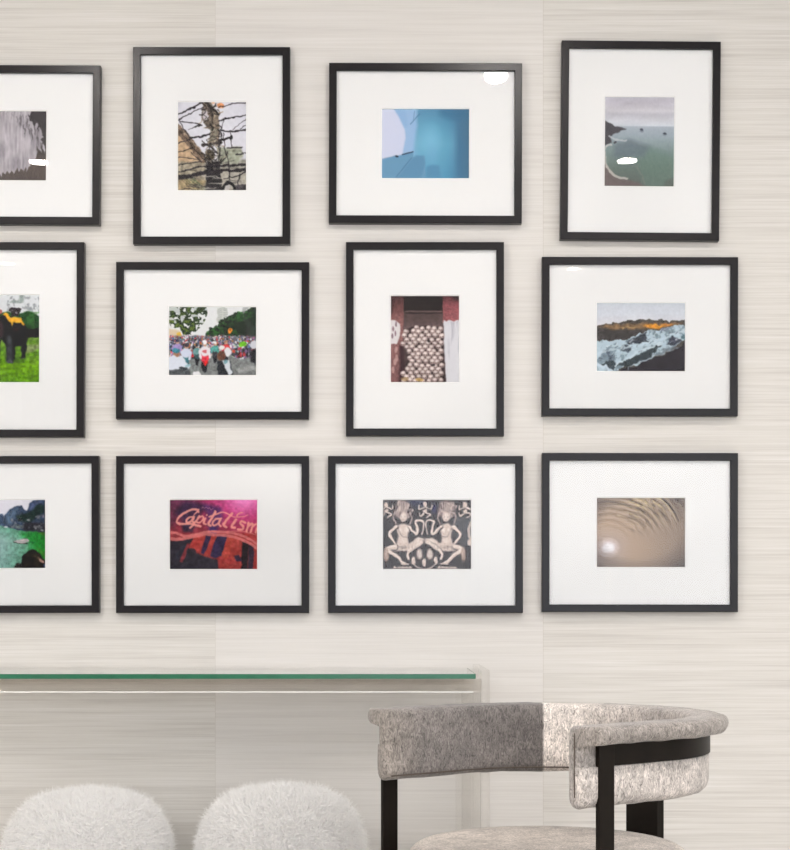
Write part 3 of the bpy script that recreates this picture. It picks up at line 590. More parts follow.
def pr_slogan():
    p = Print(48, 45, 764, 610, 87, 69, warp=4)
    p.grad(p.v, [(0, (120, 40, 84)), (.3, (140, 46, 74)), (.55, (150, 52, 58)), (1, (84, 38, 50))])
    p.grad(np.hypot(p.X - 650, (p.Y - 45) * 1.3), [(0, (246, 150, 214)), (70, (240, 130, 196)), (200, (214, 74, 142)), (330, (178, 54, 100)), (460, (140, 46, 74))], np.clip(1 - np.hypot(p.X - 650, (p.Y - 45) * 1.3) / 460, 0, 1) ** .45)
    p.poly([(48, 45), (110, 45), (190, 75), (130, 200), (48, 300)], (84, 40, 64), .7, 9)
    p.poly([(170, 60), (330, 80), (370, 130), (300, 150), (260, 260), (160, 300), (150, 200), (90, 150)], (44, 34, 66), .8, 6)
    p.poly([(320, 80), (470, 110), (480, 200), (430, 330), (370, 330), (350, 150)], (64, 46, 104), .7, 5)
    # lower half: dark runs over red
    p.poly([(48, 370), (764, 300), (764, 610), (48, 610)], (164, 54, 54), .95, 6)
    p.poly([(48, 380), (160, 370), (250, 350), (200, 430), (230, 450), (250, 470), (330, 500), (440, 530), (450, 610), (48, 610)], (44, 40, 52), 1, 2)
    p.poly([(150, 250), (250, 260), (240, 310), (160, 310)], (40, 34, 58), .8, 3); p.poly([(380, 270), (420, 260), (430, 330), (360, 330)], (66, 46, 110), .9, 2)
    for pts, c in [([(250, 345), (350, 320), (310, 440), (280, 460), (205, 440)], (182, 64, 60)), ([(350, 325), (390, 320), (370, 420), (330, 490), (300, 480)], (40, 36, 76)), ([(395, 330), (440, 330), (410, 400), (380, 410), (360, 500), (325, 500)], (176, 64, 58)),
                   ([(440, 330), (520, 330), (500, 400), (470, 500), (420, 520), (380, 500), (400, 420)], (38, 36, 74)), ([(520, 340), (570, 345), (540, 480), (510, 530), (470, 500)], (184, 70, 58)), ([(570, 350), (640, 370), (620, 520), (560, 540), (540, 500)], (170, 62, 56)),
                   ([(640, 380), (690, 400), (680, 610), (625, 610)], (18, 16, 26)), ([(690, 400), (740, 420), (730, 610), (685, 610)], (42, 34, 54)), ([(735, 430), (764, 430), (764, 610), (725, 610)], (176, 58, 54)), ([(450, 560), (640, 560), (620, 610), (440, 610)], (160, 58, 54)),
                   ([(100, 490), (150, 420), (190, 380), (220, 380), (150, 470), (110, 540)], (42, 44, 58)), ([(190, 400), (215, 400), (170, 520), (150, 550), (130, 545)], (150, 54, 62)), ([(570, 500), (610, 490), (640, 540), (590, 545)], (52, 42, 70))]:
        p.poly(pts, c, .92, 1)
    p.ell(225, 465, 45, 32, (42, 38, 48), .9)
    n = p.noise(30, 24, 3); p.a += ((n - .5) * 34)[..., None]
    wave = (214, 120, 118)
    p.curve([(40, 308), (100, 315), (170, 340), (250, 330), (360, 305), (480, 308), (600, 325), (700, 365), (780, 420)], 20, wave, .95)
    p.curve([(40, 362), (130, 366), (240, 345), (330, 325)], 26, wave, .9); p.curve([(480, 308), (620, 300), (700, 315), (780, 340)], 9, wave, .85); p.curve([(330, 325), (430, 330), (560, 345), (690, 395), (780, 450)], 24, wave, .9)
    ink = (236, 156, 148)
    C = lambda pts, w_=20, w1=None: p.curve(pts, w_ * 1.08, ink, .97, w1)
    C([(282, 145), (268, 128), (225, 130), (160, 160), (115, 205), (110, 232), (150, 245), (215, 240), (300, 262)], 17); C([(285, 128), (262, 158), (240, 178)], 14, 5)
    C([(240, 185), (208, 190), (185, 215), (195, 232), (222, 222), (245, 188)], 15); C([(250, 185), (236, 222), (255, 230)], 15)      # a
    C([(290, 180), (258, 228), (215, 275)], 17); C([(285, 190), (318, 182), (322, 205), (295, 232), (268, 228)], 14)                    # p
    C([(342, 198), (326, 234), (345, 244)], 15); C([(350, 172), (354, 170)], 11)                                                        # i
    C([(420, 145), (392, 195), (366, 240), (384, 256)], 19); C([(372, 186), (412, 172), (470, 150), (520, 160), (560, 185), (640, 185), (685, 170)], 14, 5)    # t and its long bar
    C([(455, 200), (418, 205), (398, 235), (410, 255), (440, 240), (460, 202)], 15); C([(466, 200), (448, 240), (462, 262)], 16)      # a
    C([(556, 160), (520, 200), (486, 250), (508, 268)], 19)                                                                            # l
    C([(588, 208), (560, 248), (556, 268), (580, 274)], 19); C([(596, 176), (618, 156), (644, 152)], 13, 7)                                                # i
    C([(665, 235), (635, 222), (622, 240), (645, 262), (640, 285), (605, 285)], 17)                                                     # s
    C([(690, 235), (675, 300)], 18); C([(685, 262), (712, 240), (722, 250), (708, 305)], 17); C([(715, 270), (745, 245), (764, 255), (750, 310)], 17)                    # m
    p.curve([(312, 118), (320, 106), (330, 118), (345, 108), (360, 120), (375, 112), (385, 128), (402, 118)], 6, (190, 120, 150), .75)
    p.a[:, :2] = (60, 26, 40); p.detail(0.2, 36, 30); p.soften(1)
    return p

def pr_relief():
    p = Print(44, 45, 752, 602, 88, 69, warp=7); p.fill((58, 50, 54))
    p.a += ((p.noise(14, 12, 3) - .5) * 40)[..., None]; p.mix(p.em(310, 70, 120, 60, .9), (50, 60, 120), .5); p.mix(p.em(455, 120, 40, 60, .9), (60, 60, 150), .5); p.poly([(590, 180), (752, 180), (752, 400), (690, 420), (620, 330)], (92, 92, 98), .9, 4)
    st = (222, 206, 198); hi = (246, 236, 230); sh = (120, 104, 102)
    def limb(pts, w0, w1=None, c=st):
        p.curve([(x + 3, y + 5) for x, y in pts], w0 + 9, (44, 36, 40), .8, None if w1 is None else w1 + 9)
        p.curve(pts, w0, c, 1, w1); p.curve([(x - 3, y - 4) for x, y in pts], w0 * .4, hi, .7, None if w1 is None else w1 * .4)
    def figure(cx, d, top):
        X = lambda x: cx + d * x
        p.ell(X(0), 130, 80, 86, (150, 132, 130)); 
        for i in range(46):
            a = p.r.uniform(0, 6.3); r1 = p.r.uniform(.3, 1)
            x, y = X(0) + math.cos(a) * 80 * r1, 130 + math.sin(a) * 84 * r1; p.ell(x, y, 9, 12, [(214, 198, 192), (84, 72, 76), (180, 160, 156)][i % 3], .85)
        for k in range(5): p.curve([(X(-40 + 20 * k), 70), (X(-30 + 16 * k), 110), (X(-24 + 13 * k), 150)], 7, st, .8)
        for k in (-1, 1): p.curve([(X(k * 60), 150), (X(k * 72), 190), (X(k * 55), 240)], 12, (190, 172, 168), .9)
        p.ell(X(6), 185, 34, 44, st); p.ell(X(8), 178, 24, 30, hi, .8, .7); p.ell(X(-6), 182, 5, 4, (90, 76, 76), .8); p.ell(X(18), 182, 5, 4, (90, 76, 76), .8); p.ell(X(6), 205, 8, 3, (110, 84, 84), .8); p.ell(X(8), 234, 18, 12, (70, 60, 62), .6)
        p.poly([(X(-55), 262), (X(-10), 235), (X(45), 245), (X(60), 275), (X(40), 340), (X(48), 400), (X(-50), 400), (X(-30), 340)], st, 1, 2)
        p.ell(X(30), 285, 22, 26, hi, .9, .6); p.ell(X(-18), 288, 20, 24, hi, .6, .6); p.ell(X(5), 375, 34, 26, hi, .6, .8); p.curve([(X(-40), 268), (X(0), 340), (X(36), 345)], 6, sh, .7)
        limb([(X(-50), 262), (X(-105), 320), (X(-62), 390)], 28, 18); limb([(X(50), 262), (X(110), 320), (X(118), 270), (X(100), 225), (X(135), 212), (X(168), 232), (X(152), 320)], 24, 10)
        p.poly([(X(-60), 395), (X(50), 390), (X(120), 345), (X(170), 352), (X(176), 385), (X(110), 430), (X(40), 455), (X(-100), 455)], st, 1, 2); p.ell(X(130), 375, 42, 24, hi, .7, .7, -.4 * d); p.ell(X(0), 425, 50, 16, sh, .4, .8)
        limb([(X(150), 385), (X(70), 440), (X(40), 480), (X(48), 515)], 34, 18); limb([(X(-60), 420), (X(-120), 440), (X(-40), 500), (X(-10), 535), (X(20), 552)], 38, 18); p.ell(X(20), 556, 40, 9, st)
        for k in range(6): p.curve([(X(-40 + k * 28), 410), (X(-34 + k * 28), 440)], 4, sh, .6)
        p.ell(X(-130), 480, 26, 70, (176, 152, 140), .95, .4); p.ell(X(-128), 470, 14, 50, st, .7, .8)
        for k in range(5): p.ell(X(-60 + k * 30), 585, 18, 11, st, .95, .4)
        p.line([(X(-80), 596), (X(80), 596)], 8, sh, .8)
    figure(205, 1, 50); figure(556, -1, 50)
    for cx in (382, 75, 700):
        p.ell(cx, 85, 20, 24, st); p.ell(cx, 125, 22, 30, st); limb([(cx - 12, 110), (cx - 50, 130), (cx - 45, 95)], 11, 8); limb([(cx + 12, 110), (cx + 50, 125), (cx + 52, 90)], 11, 8); limb([(cx, 150), (cx - 35, 180), (cx - 45, 150)], 13, 9); limb([(cx, 150), (cx + 45, 165), (cx + 10, 192)], 13, 9)
    for x in (338, 420): p.ell(x, 480, 36, 54, sh); p.ell(x, 476, 26, 46, (226, 214, 208), .95, .4)
    p.ell(382, 450, 14, 60, (44, 38, 42), .9)
    for x, y in ((292, 530), (375, 545), (468, 525)): p.ell(x, y, 18, 36, st, 1, .3); p.ell(x - 3, y - 8, 8, 20, hi, .8, .6)
    p.curve([(280, 550), (320, 580), (375, 596), (430, 585), (480, 540)], 10, st, .9); p.curve([(740, 230), (728, 300), (745, 380)], 18, st, .9); p.ell(735, 385, 22, 30, st)
    p.a = np.clip((p.a - 128) * 1.08 + 124, 0, 255); p.detail(0.3, 44, 36); p.soften(1); return p

def pr_sand():
    p = Print(40, 24, 745, 578, 88, 69, warp=6); D = np.hypot(p.X - 140, (p.Y - 425) * 1.02)
    p.grad(D, [(0, (186, 166, 150)), (200, (184, 160, 138)), (420, (166, 145, 127)), (700, (142, 124, 110))])
    th = np.arctan2(425 - p.Y, p.X - 140); n = p.noise(12, 9, 3)
    rings = np.sin(D / 8.0 + n * 4) * np.clip((D - 90) / 260, 0, 1) * np.clip((th - .2) / .45, 0, 1) * np.clip((2.6 - th) / .4, 0, 1)
    p.a += (rings * 24)[..., None]
    k = np.clip((D - 250) / 150, 0, 1) * 1.25 * np.exp(-((th - .92) / .36) ** 2); n2 = p.noise(34, 30, 2)
    p.mix(k * np.clip((np.sin(D / 7.0 + th * 9) * .6 + (n2 - .5) * 3), 0, 1), (84, 66, 50), .95); p.mix(k * np.clip((np.sin(D / 7.0 + th * 9 + 2.4) * .6 + (n2 - .5) * 2), 0, 1), (222, 204, 158), .8)
    for i in range(36):
        a0 = p.r.uniform(.5, 1.5); r0 = p.r.uniform(230, 520); pts = [(140 + (r0 + 4 * j) * math.cos(a0 - j * .05), 425 - (r0 + 4 * j) * math.sin(a0 - j * .05)) for j in range(5)]
        p.curve(pts, 7, [(76, 60, 48), (224, 206, 168)][i % 2], .7, 2)
    p.curve([(560, 30), (620, 90), (660, 150), (690, 210)], 14, (66, 52, 44), .95, 6); p.curve([(545, 34), (600, 88), (640, 150), (665, 200)], 10, (226, 210, 172), .9, 4); p.curve([(660, 30), (710, 80), (740, 150)], 16, (72, 58, 52), .8, 6); p.curve([(690, 60), (730, 120), (745, 170)], 8, (220, 206, 176), .8)
    p.curve([(44, 60), (180, 62), (300, 90)], 9, (110, 96, 86), .7); p.curve([(44, 95), (200, 78), (330, 110)], 8, (96, 84, 74), .7, 3); p.curve([(44, 165), (180, 150), (290, 180)], 6, (120, 104, 92), .6, 2); p.curve([(44, 205), (150, 195), (240, 205)], 6, (128, 112, 98), .5, 2)
    p.mix(p.em(140, 425, 105, 105, .12) - p.em(140, 425, 96, 96, .12), (120, 100, 90), .6)
    p.mix(np.clip(1 - D / 190, 0, 1), (206, 186, 176), .8); p.mix(p.em(138, 420, 100, 88, .9), (236, 230, 240), 1); p.ell(138, 420, 56, 48, (250, 248, 252), 1, .5)
    v = np.clip(np.hypot((p.u - .5) * 1.15, (p.v - .45) * 1.2) - .5, 0, 1) * 2.4; p.mix(v, (54, 46, 50), .75)
    p.grain(6, 70, 60); p.soften(1); return p

def print_mesh(p, wm, hm):
    W, H = p.W, p.H
    xs, zs = np.meshgrid(np.linspace(-wm / 2, wm / 2, W), np.linspace(hm / 2, -hm / 2, H))
    V = np.stack([xs.ravel(), np.zeros(W * H), zs.ravel()], -1)
    i = (np.arange(H - 1)[:, None] * W + np.arange(W - 1)[None]).ravel()
    F = np.stack([i, i + W, i + W + 1, i + 1], -1)
    me = bpy.data.meshes.new('m'); me.from_pydata(V.tolist(), [], F.tolist()); me.update()
    c = s2l(np.clip(p.a, 0, 255)) * INK; rgba = np.concatenate([c.reshape(-1, 3), np.ones((W * H, 1))], 1)
    at = me.color_attributes.new('ink', 'FLOAT_COLOR', 'POINT'); at.data.foreach_set('color', rgba.ravel().astype(np.float32))
    return me
INK = 0.90

# ------------------------------------------------------------------ picture frames
WS = 364.0
def wx(px, off=0.0): return (px - CX) * (CAM_D - off) / FPX
def wz(py, off=0.0): return CAM_Z - (py - HY) * (CAM_D - off) / FPX
BAR = 0.0205; DEP = 0.021
def moulding(W, H):
    """four mitred lengths: flat face, small outer chamfer, rabbet lip inside"""
    prof = [(0, 0), (0, -DEP + .0012), (.0012, -DEP), (BAR - .0012, -DEP), (BAR, -DEP + .0012), (BAR, -DEP + .0085), (BAR - .004, -DEP + .0085), (BAR - .004, 0)]
    V = []; F = []
    for sx, sz in ((-1, 1), (1, 1), (1, -1), (-1, -1)):
        for (d, y) in prof: V.append((sx * (W / 2 - d), y, sz * (H / 2 - d)))
    n = len(prof)
    for k in range(4):
        for j in range(n):
            a, b = k * n + j, k * n + (j + 1) % n; c, d = ((k + 1) % 4) * n + (j + 1) % n, ((k + 1) % 4) * n + j
            F.append((a, b, c, d))
    me = mesh_from(V, F); bm = bmesh.new(); bm.from_mesh(me); bmesh.ops.recalc_face_normals(bm, faces=bm.faces); bm.to_mesh(me); bm.free(); return me
def mat_mesh(W, H, ow, oh, oy_z, t=0.0022, ox=0.0):
    V = []; 
    for (a, b, y, dx, dz) in ((W / 2, H / 2, 0, 0, 0), (ow / 2 + .0022, oh / 2 + .0022, 0, ox, oy_z), (ow / 2, oh / 2, t, ox, oy_z), (W / 2, H / 2, t + .0002, 0, 0)):
        for sx, sz in ((-1, 1), (1, 1), (1, -1), (-1, -1)): V.append((sx * a + dx, y, sz * b + dz))
    F = []; MI = []
    for k in range(4):
        q = (k + 1) % 4
        F.append((k, k + 4, q + 4, q)); MI.append(0); F.append((k + 4, k + 8, q + 8, q + 4)); MI.append(1); F.append((k + 8, k + 12, q + 12, q + 8)); MI.append(0)
    me = mesh_from(V, F); me.materials.append(M['mat']); me.materials.append(M['core'])
    for i, p_ in enumerate(me.polygons): p_.material_index = MI[i]
    return me
# outer rectangle, opening of the mat (both in image pixels of the frame's front), print, label, small tilt (deg)
FR = [
 ((-94, 65, 100, 224), (-40, 111, 46, 180), pr_ice, 'black framed grey print of shaggy pale ice, upper left corner, cut by the left edge', .35),
 ((133, 47, 290, 244), (178, 102, 246, 190), pr_wires, 'tall black frame with a print of a utility pole tangled in wires', 0.0),
 ((329, 63, 522, 223), (382, 109, 469, 178), pr_blue, 'wide black frame with a print of smooth blue ice', .15),
 ((561, 41, 720, 240), (605, 97, 674, 186), pr_bay, 'tall black frame with a print of a misty grey-green bay and dark headland', .5),
 ((-74, 242, 84, 437), (-29, 295, 39, 382), pr_elephant, 'black framed print of a dark elephant with yellow cloth on green grass', .1),
 ((116, 262, 309, 419), (169, 307, 256, 375), pr_traffic, 'wide black frame with a print of a crowded street full of motorbikes', .1),
 ((346, 242, 504, 436), (391, 296, 459, 382), pr_skulls, 'tall black frame with a print of skulls piled between reddish posts', 0),
 ((542, 257, 738, 416), (597, 303, 685, 371), pr_glacier, 'wide black frame with a print of snow streaked slopes and orange ridge', 0.1),
 ((-94, 456, 99, 613), (-41, 500, 45, 568), pr_islands, 'black framed print of a boat on green water below dark cliffs, lower left', -.1),
 ((116, 456, 309, 613), (170, 500, 257, 569), pr_slogan, 'wide black frame with a red and purple print lettered Capitalism', 0),
 ((328, 456, 523, 613), (383, 500, 471, 569), pr_relief, 'wide black frame with a print of two carved stone dancers', 0),
 ((542, 453, 738, 612), (597, 498, 685, 567), pr_sand, 'wide black frame with a brown print of ringed sand round a bright spot', 0.05),
]
for (R, O, fn, label, tilt) in FR:
    x0, x1 = wx(R[0], DEP), wx(R[2], DEP); z1, z0 = wz(R[1], DEP), wz(R[3], DEP)
    W, H = x1 - x0, z1 - z0; cx, cz = (x0 + x1) / 2, (z0 + z1) / 2
    root = empty('picture_frame', (cx, -0.001, cz)); root.rotation_euler = (0, math.radians(tilt), 0)
    tag(root, label + ', hung on the wallpapered wall', 'picture frame', 'black picture frames on the wall')
    if len(root['label'].split()) > 16: root['label'] = label
    link('frame_moulding', moulding(W, H), M['frame'], root)
    my = DEP - .0105                       # the mat's face lies this far in front of the frame's back
    ow, oh = (O[2] - O[0]) * (CAM_D - my) / FPX, (O[3] - O[1]) * (CAM_D - my) / FPX
    ocx = wx((O[0] + O[2]) / 2, my) - cx; ocz = wz((O[1] + O[3]) / 2, my) - cz
    mt = link('mat_board', mat_mesh(W - .0335, H - .0335, ow, oh, ocz, ox=ocx), None, root); mt.location = (0, -my, 0)
    mt['label'] = 'white mat board with bevelled opening'
    pr = link('print', print_mesh(fn(), ow + .004, oh + .004), M['prt'], root); pr.location = (ocx, -my + .0023, ocz)
    gl = link('glass_pane', box_mesh(-W / 2 + .0172, W / 2 - .0172, -.0010, .0004, -H / 2 + .0172, H / 2 - .0172), M['pane'], root); gl.location = (0, -my - .0009, 0)
    bk = link('backing_board', box_mesh(-W / 2 + .0175, W / 2 - .0175, -.0078, -.0005, -H / 2 + .0175, H / 2 - .0175), M['backing'], root)


# ------------------------------------------------------------------ console table: glass top on a clear acrylic base
TX1 = 0.197; TX0 = -1.46; TYF = -0.42; TYB = -0.015; TT = 0.754; TH = 0.012
tab = empty('console_table', ((TX0 + TX1) / 2, (TYF + TYB) / 2, 0))
tag(tab, 'long clear acrylic console table with a green-edged glass top under the pictures', 'console table')
ox, oy = (TX0 + TX1) / 2, (TYF + TYB) / 2
def part(name, mat, *b, bevel=0.0, parent=tab):
    x0, x1, y0, y1, z0, z1 = b
    return link(name, box_mesh(x0 - ox, x1 - ox, y0 - oy, y1 - oy, z0, z1, bevel), mat, parent)
tt = part('tabletop', M['tabletop'], TX0, TX1, TYF, TYB, TT, TT + TH, bevel=.001)
tt['label'] = 'clear glass top with green polished edge'
# the polished edge, where one looks through the whole depth of the green glass
e = .0016
part('edge_or_highlight', M['glassedge'], TX0, TX1, TYF - e, TYF + .0005, TT, TT + TH, parent=tt)
part('edge_or_highlight', M['glassedge'], TX1 - .0005, TX1 + e, TYF, TYB, TT, TT + TH, parent=tt)
part('edge_or_highlight', M['edge_highlight'], TX0, TX1, TYB, TYB + e, TT, TT + TH, parent=tt)  # rear edge coloured white to paint its bright line
SX = 0.213
for sx, (a, b) in (('r', (SX, SX + .020)), ('l', (-1.476 - .02, -1.476))):
    part('side_panel', M['clear'], a, b, TYF - .004, TYB, 0, .776, bevel=.002)
for (a, b) in ((0.166, SX - .0005), (-1.4755, -1.43)):
    for (c, d) in ((TYF + .004, TYF + .050), (TYB - .050, TYB - .004)):
        part('leg', M['clear'], a, b, c, d, 0, TT - .034, bevel=.002)
for (c, d) in ((TYF + .002, TYF + .022), (TYB - .024, TYB - .004)):
    rl = part('rail', M['acrylic_bar'], -1.4755, SX - .0005, c, d, TT - .032, TT - .0005, bevel=.002)
    if c < -.3: part('edge_or_highlight', M['edge_highlight'], -1.32, SX - .02, c - .0006, c + .0012, TT - .0335, TT - .0312, parent=rl)  # white strip painting a highlight along the rail's lower edge

# ------------------------------------------------------------------ two sheepskin poufs
def pouf_profile(R=.187, H=.455):
    pr = [(R - .03, 0.02), (R - .004, .05)]
    for i in range(0, 15):
        t = i / 14 * math.pi / 2
        pr.append((R - .13 + .13 * math.cos(t) ** .85, H - .15 + .15 * math.sin(t) ** .95))
    pr.append((.03, H + .008)); return pr
def fur_mesh(n, seed):
    r = np.random.RandomState(seed); prof = pouf_profile()
    seg = [(prof[i], prof[i + 1]) for i in range(1, len(prof) - 1)] + [(prof[-1], (0.0, prof[-1][1]))]
    ar = np.array([max(1e-5, math.hypot(b[0] - a[0], b[1] - a[1]) * (a[0] + b[0]) / 2) for a, b in seg]); ar /= ar.sum()
    k = r.choice(len(seg), n, p=ar); t = r.rand(n); ph = r.rand(n) * 2 * np.pi
    A = np.array([s_[0] for s_ in seg])[k]; B = np.array([s_[1] for s_ in seg])[k]
    rad = A[:, 0] + (B[:, 0] - A[:, 0]) * t; z = A[:, 1] + (B[:, 1] - A[:, 1]) * t
    d = B - A; L = np.hypot(d[:, 0], d[:, 1]) + 1e-9; nr, nz = d[:, 1] / L, -d[:, 0] / L
    c, s = np.cos(ph), np.sin(ph)
    P = np.stack([rad * c, rad * s, z], -1); N = np.stack([nr * c, nr * s, nz], -1)
    # locks: neighbouring hairs share a lean
    q = 2 * np.pi
    cl = np.stack([np.sin(P[:, 0] * 95 + 3 * np.sin(P[:, 2] * 60)) , np.sin(P[:, 1] * 95 + 2 * np.sin(P[:, 0] * 70)), np.sin(P[:, 2] * 85 + 3 * np.sin(P[:, 1] * 60) + 1)], -1)
    down = np.array([0, 0, -1.0])
    T = cl * .22 + down * .22 * (1 - N[:, 2:3].clip(0, 1)) + r.randn(n, 3) * .34
    T -= (T * N).sum(1, keepdims=True) * N
    ln = (.024 + .016 * r.rand(n))[:, None]
    D1 = N * .9 + T * .7; D1 /= np.linalg.norm(D1, axis=1, keepdims=True); D2 = N * .30 + T * 1.1 + r.randn(n, 3) * .22; D2 /= np.linalg.norm(D2, axis=1, keepdims=True)
    p1 = P + D1 * ln * .45; p2 = p1 + D2 * ln * .55
    side = np.cross(D1, r.randn(n, 3)); side /= np.linalg.norm(side, axis=1, keepdims=True)
    w0, w1 = .0008, .0006
    V = np.stack([P - side * w0, P + side * w0, p1 + side * w1, p1 - side * w1, p2], 1).reshape(-1, 3)
    b = np.arange(n) * 5; F = np.stack([b, b + 1, b + 2, b + 3], -1).tolist() + np.stack([b + 3, b + 2, b + 4], -1).tolist()
    return mesh_from(V.tolist(), F, True)
def pouf(x, y, rz, sc, label, seed):
    r = empty('fluffy_pouf', (x, y, 0), rz); r.scale = sc
    tag(r, label, 'stool', 'fluffy white poufs under the glass table')
    link('cushion', lathe(pouf_profile(), 48), M['fur'], r)
    link('base', lathe([(.15, 0), (.157, .004), (.157, .021)], 48), M['bronze'], r)
    f = link('fleece', fur_mesh(60000, seed), M['fur'], r); f['kind'] = 'stuff'
pouf((88 - CX) / 399, -0.345, .3, (1.03, 1.03, .99), 'fluffy white sheepskin pouf below the console table, the left one of two', 3)
pouf((281 - CX) / 399, -0.345, 2.1, (1.06, 1.04, 1.008), 'fluffy white sheepskin pouf below the console table, next to the armchair', 5)

# ------------------------------------------------------------------ barrel armchair
CC = Vector((0.32, -4 + 2.96, 0)); AX = math.radians(37.3)      # AX: direction from the seat to the middle of the back
chair = empty('barrel_armchair', CC, AX)
tag(chair, 'low barrel armchair in grey speckled cowhide on flat dark bronze legs', 'armchair')
# chair space: +x to the back, +y to its other side; the back is a half circle, the arms run straight to -x
RM, ARM = 0.288, 0.208
def path(n_arm=30, n_arc=140):
    out = []
    for i in range(n_arm): out.append((-ARM + ARM * i / n_arm, RM, 0.0, 1.0))       # x, y, outward normal
    for i in range(n_arc + 1):
        a = math.pi / 2 - math.pi * i / n_arc; out.append((RM * math.cos(a), RM * math.sin(a), math.cos(a), math.sin(a)))
    for i in range(1, n_arm + 1): out.append((-ARM * i / n_arm, -RM, 0.0, -1.0))
    return out
def pad_profile():
    """(offset outward, z): inner face, bottom edge, outer face, lip rolled outward over the band"""
    t = .023; zb, zt = .563, .713; pts = []
    for i in range(7):
        a = math.pi - math.pi * i / 6 * 1.0; pts.append((t * math.cos(a), zb + .022 - .022 * math.sin(a)))      # rounded bottom, inner to outer
    pts += [(t, .60), (t, .6385), (t - .007, .6395), (t - .007, .678), (t + .004, .681)]
    # roll
    for i in range(9):
        a = -math.pi / 2 + math.pi * i / 8; pts.append((t + .022 + .0165 * math.cos(a), .697 + .0165 * math.sin(a)))
    pts += [(t - .005, .7135), (0, .7135), (-t + .010, .7125), (-t + .003, .708), (-t, .700), (-t, .67), (-t, .63), (-t, .60)]
    return pts
def coat(side, s_, z):
    """colour of the hide along the pad: s_ from 0 (left arm tip) to 1 (right arm tip)"""
    dark = np.array(lin(98, 93, 91)[:3]); mid = np.array(lin(146, 140, 136)[:3]); pale = np.array(lin(204, 196, 190)[:3]); brown = np.array(lin(134, 127, 121)[:3])
    return dark, mid, pale, brown
def build_pad():
    P = path(); prof = pad_profile(); m = len(prof); V = []; F = []; C_ = []
    n = len(P); s = np.linspace(0, 1, n)
    rings = []
    cz = .638
    def ring(i, k, push):
        x, y, nx, ny = P[i]; r_ = []
        d = -1 if True else 0
        for (o, z) in prof:
            oo = o * k if k < 1 else o; zz = cz + (z - cz) * (1 - (1 - k) * .10) if k < 1 else z
            r_.append((x + nx * oo - push, y + ny * oo, zz))
        return r_
    caps = [(.15, .0125), (.55, .0105), (.82, .0065), (.95, .0025)]
    for k, pu in caps: rings.append((ring(0, k, pu), 0.0))
    for i in range(n): rings.append((ring(i, 1, 0), s[i]))
    for k, pu in caps[::-1]: rings.append((ring(n - 1, k, pu), 1.0))
    dark, mid, pale, brown = coat(0, 0, 0)
    nr = np.random.RandomState(4)
    ph = nr.rand(6) * 6.28
    for (r_, t) in rings:
        for j, v in enumerate(r_):
            V.append(v); o, z = prof[j]
            seam = .302
            if t < seam:
                u = t / seam; f = .5 + .5 * math.sin(7 * u + ph[0] + z * 18); c = dark * (.62 + .38 * u) + mid * (.38 * (1 - u)) ; c = c * (.93 + .14 * f)
                if u < .2: c = c * u / .2 + brown * 1.05 * (1 - u / .2)
            else:
                u = (t - seam) / (1 - seam); q = min(1, max(0, (u - .08) / .2)) ** .9; c = pale * (1 - q) + mid * 1.16 * q
                if u > .5: h = min(1, (u - .5) / .4); c = c * (1 - h) + mid * 1.05 * h
            if t >= seam and o > .020 and z > .675: c = c * .2 + brown * .72
            if t > .5 and o > .018 and z < .674: c = mid * .35 + pale * .55
            C_.append((float(c[0]), float(c[1]), float(c[2]), 1))
    R = len(rings)
    for i in range(R - 1):
        for j in range(m):
            a, b = i * m + j, i * m + (j + 1) % m; F.append((a, b, b + m, a + m))
    F.append(tuple(range(m))[::-1]); F.append(tuple((R - 1) * m + j for j in range(m)))
    me = mesh_from(V, F, True); bm = bmesh.new(); bm.from_mesh(me); bmesh.ops.recalc_face_normals(bm, faces=bm.faces); bm.to_mesh(me); bm.free()
    for v in me.vertices:
        q = noise.noise(Vector(v.co) * 24) * .0018 + noise.noise(Vector(v.co) * 75) * .0005; v.co = v.co + v.normal * q
    at = me.color_attributes.new('coat', 'FLOAT_COLOR', 'POINT'); at.data.foreach_set('color', np.array(C_, dtype=np.float32).ravel())
    return me
back = link('backrest', build_pad(), M['hide'], chair)
back['label'] = 'curved cowhide back and arm pad, dark grey with one pale panel'
def tube(pts, r, n=8):
    V = []; F = []; P = [Vector(p) for p in pts]
    for i, p in enumerate(P):
        t = (P[min(i + 1, len(P) - 1)] - P[max(i - 1, 0)]).normalized(); a = t.cross(Vector((.31, .2, .93))).normalized(); b = t.cross(a)
        for k in range(n): V.append(p + a * (r * math.cos(2 * math.pi * k / n)) + b * (r * math.sin(2 * math.pi * k / n)))
    for i in range(len(P) - 1):
        for k in range(n): F.append((i * n + k, i * n + (k + 1) % n, (i + 1) * n + (k + 1) % n, (i + 1) * n + k))
    F.append(tuple(range(n))[::-1]); F.append(tuple((len(P) - 1) * n + k for k in range(n)))
    return mesh_from(V, F, True)
# stitched seams round the arm ends
for sy in (-1,):
    for off in (.002,):
        pts = [(-ARM - .0130 + .05 * abs(off) + (0.003 if abs(z - .64) > .06 else 0), sy * (RM + off), z) for z in np.linspace(.585, .70, 12)]
        link('seam', tube(pts, .0013), M['thread'], back)
# bottom piping on the inner edge
pp = [(x - nx * .0215, y - ny * .0215, .574) for (x, y, nx, ny) in path()]
link('piping', tube(pp, .0016, 6), M['thread'], back)
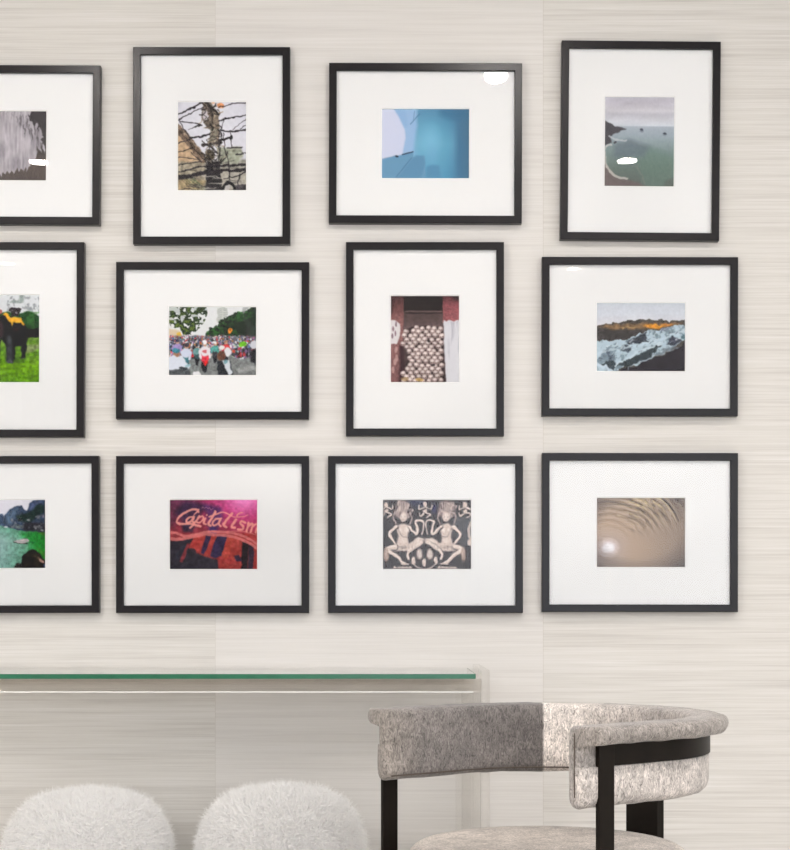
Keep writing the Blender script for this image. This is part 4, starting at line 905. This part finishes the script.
# flat bronze band round the outside, from arm to arm
def strip(o0, o1, z0, z1, P):
    V = []; F = []
    for (x, y, nx, ny) in P:
        for (o, z) in ((o0, z0), (o1, z0), (o1, z1), (o0, z1)): V.append((x + nx * o, y + ny * o, z))
    for i in range(len(P) - 1):
        for k in range(4): F.append((i * 4 + k, i * 4 + (k + 1) % 4, (i + 1) * 4 + (k + 1) % 4, (i + 1) * 4 + k))
    F.append((3, 2, 1, 0)); b = (len(P) - 1) * 4; F.append((b, b + 1, b + 2, b + 3)); return mesh_from(V, F)
PB = [q for q in path() if q[0] > -ARM + .02]
PB = [(-ARM + .012, RM, 0, 1)] + [q for q in PB if q[0] > -ARM + .04] + [(-ARM + .028, -RM, 0, -1)]
link('support_band', strip(.0165, .0258, .640, .678, PB), M['bronze'], chair)
for sy in (1, -1):
    y0, y1 = sorted((sy * (RM + .0175), sy * (RM + .0275)))
    sh = .008 if sy > 0 else .024
    me = box_mesh(-ARM + sh, -ARM + sh + .038, y0, y1, 0, .6795, .0012)
    link('leg', me, M['bronze'], chair)
bl = link('leg', box_mesh(RM + .006, RM + .030, -.042, .042, 0, .66, .0012), M['bronze'], chair); bl.rotation_euler = (0, 0, .1)
# seat
def seat_mesh():
    R = .286; z0, z1 = .352, .449; prof = [(R - .03, z0)]
    for i in range(7):
        a = -math.pi / 2 + math.pi / 2 * i / 6; prof.append((R - .02 + .02 * math.cos(a), z0 + .02 + .02 * math.sin(a)))
    for i in range(9):
        a = math.pi / 2 * i / 8; prof.append((R - .034 + .034 * math.cos(a), z1 - .036 + .034 * math.sin(a)))
    prof += [(R - .08, z1 + .002), (.12, z1 + .004), (.01, z1 + .005)]
    me = lathe(prof, 72)
    c = np.array([lin(172, 163, 155)[:3]] * len(me.vertices)); co = np.array([v.co[:] for v in me.vertices])
    k = np.clip(.5 + .5 * np.sin(co[:, 0] * 13 + co[:, 1] * 9 + 1.0), 0, 1)[:, None]; c = c * (.8 + .35 * k)
    at = me.color_attributes.new('coat', 'FLOAT_COLOR', 'POINT'); at.data.foreach_set('color', np.concatenate([c, np.ones((len(c), 1))], 1).astype(np.float32).ravel())
    return me
st = link('seat', seat_mesh(), M['hide'], chair); st.location = (-0.012, 0.0, 0)
link('seat_rail', lathe([(.235, .318), (.242, .320), (.242, .345)], 64), M['bronze'], chair).location = (-0.012, 0, 0)
def bar(a, b, w, t, z):
    a = Vector(a); b = Vector(b); d = (b - a).normalized(); s = Vector((-d.y, d.x)) * w / 2
    V = [(a + s).to_tuple() + (z,), (a - s).to_tuple() + (z,), (b - s).to_tuple() + (z,), (b + s).to_tuple() + (z,)]
    V += [(v[0], v[1], z + t) for v in V]
    return mesh_from(V, [(3, 2, 1, 0), (4, 5, 6, 7), (0, 1, 5, 4), (1, 2, 6, 5), (2, 3, 7, 6), (3, 0, 4, 7)])
for sy in (1, -1): link('cross_bar', bar((-ARM + .015, sy * (RM + .024)), (-.05, sy * .10), .03, .010, .308), M['bronze'], chair)
link('cross_bar', bar((RM + .008, 0), (.10, 0), .03, .010, .308), M['bronze'], chair)
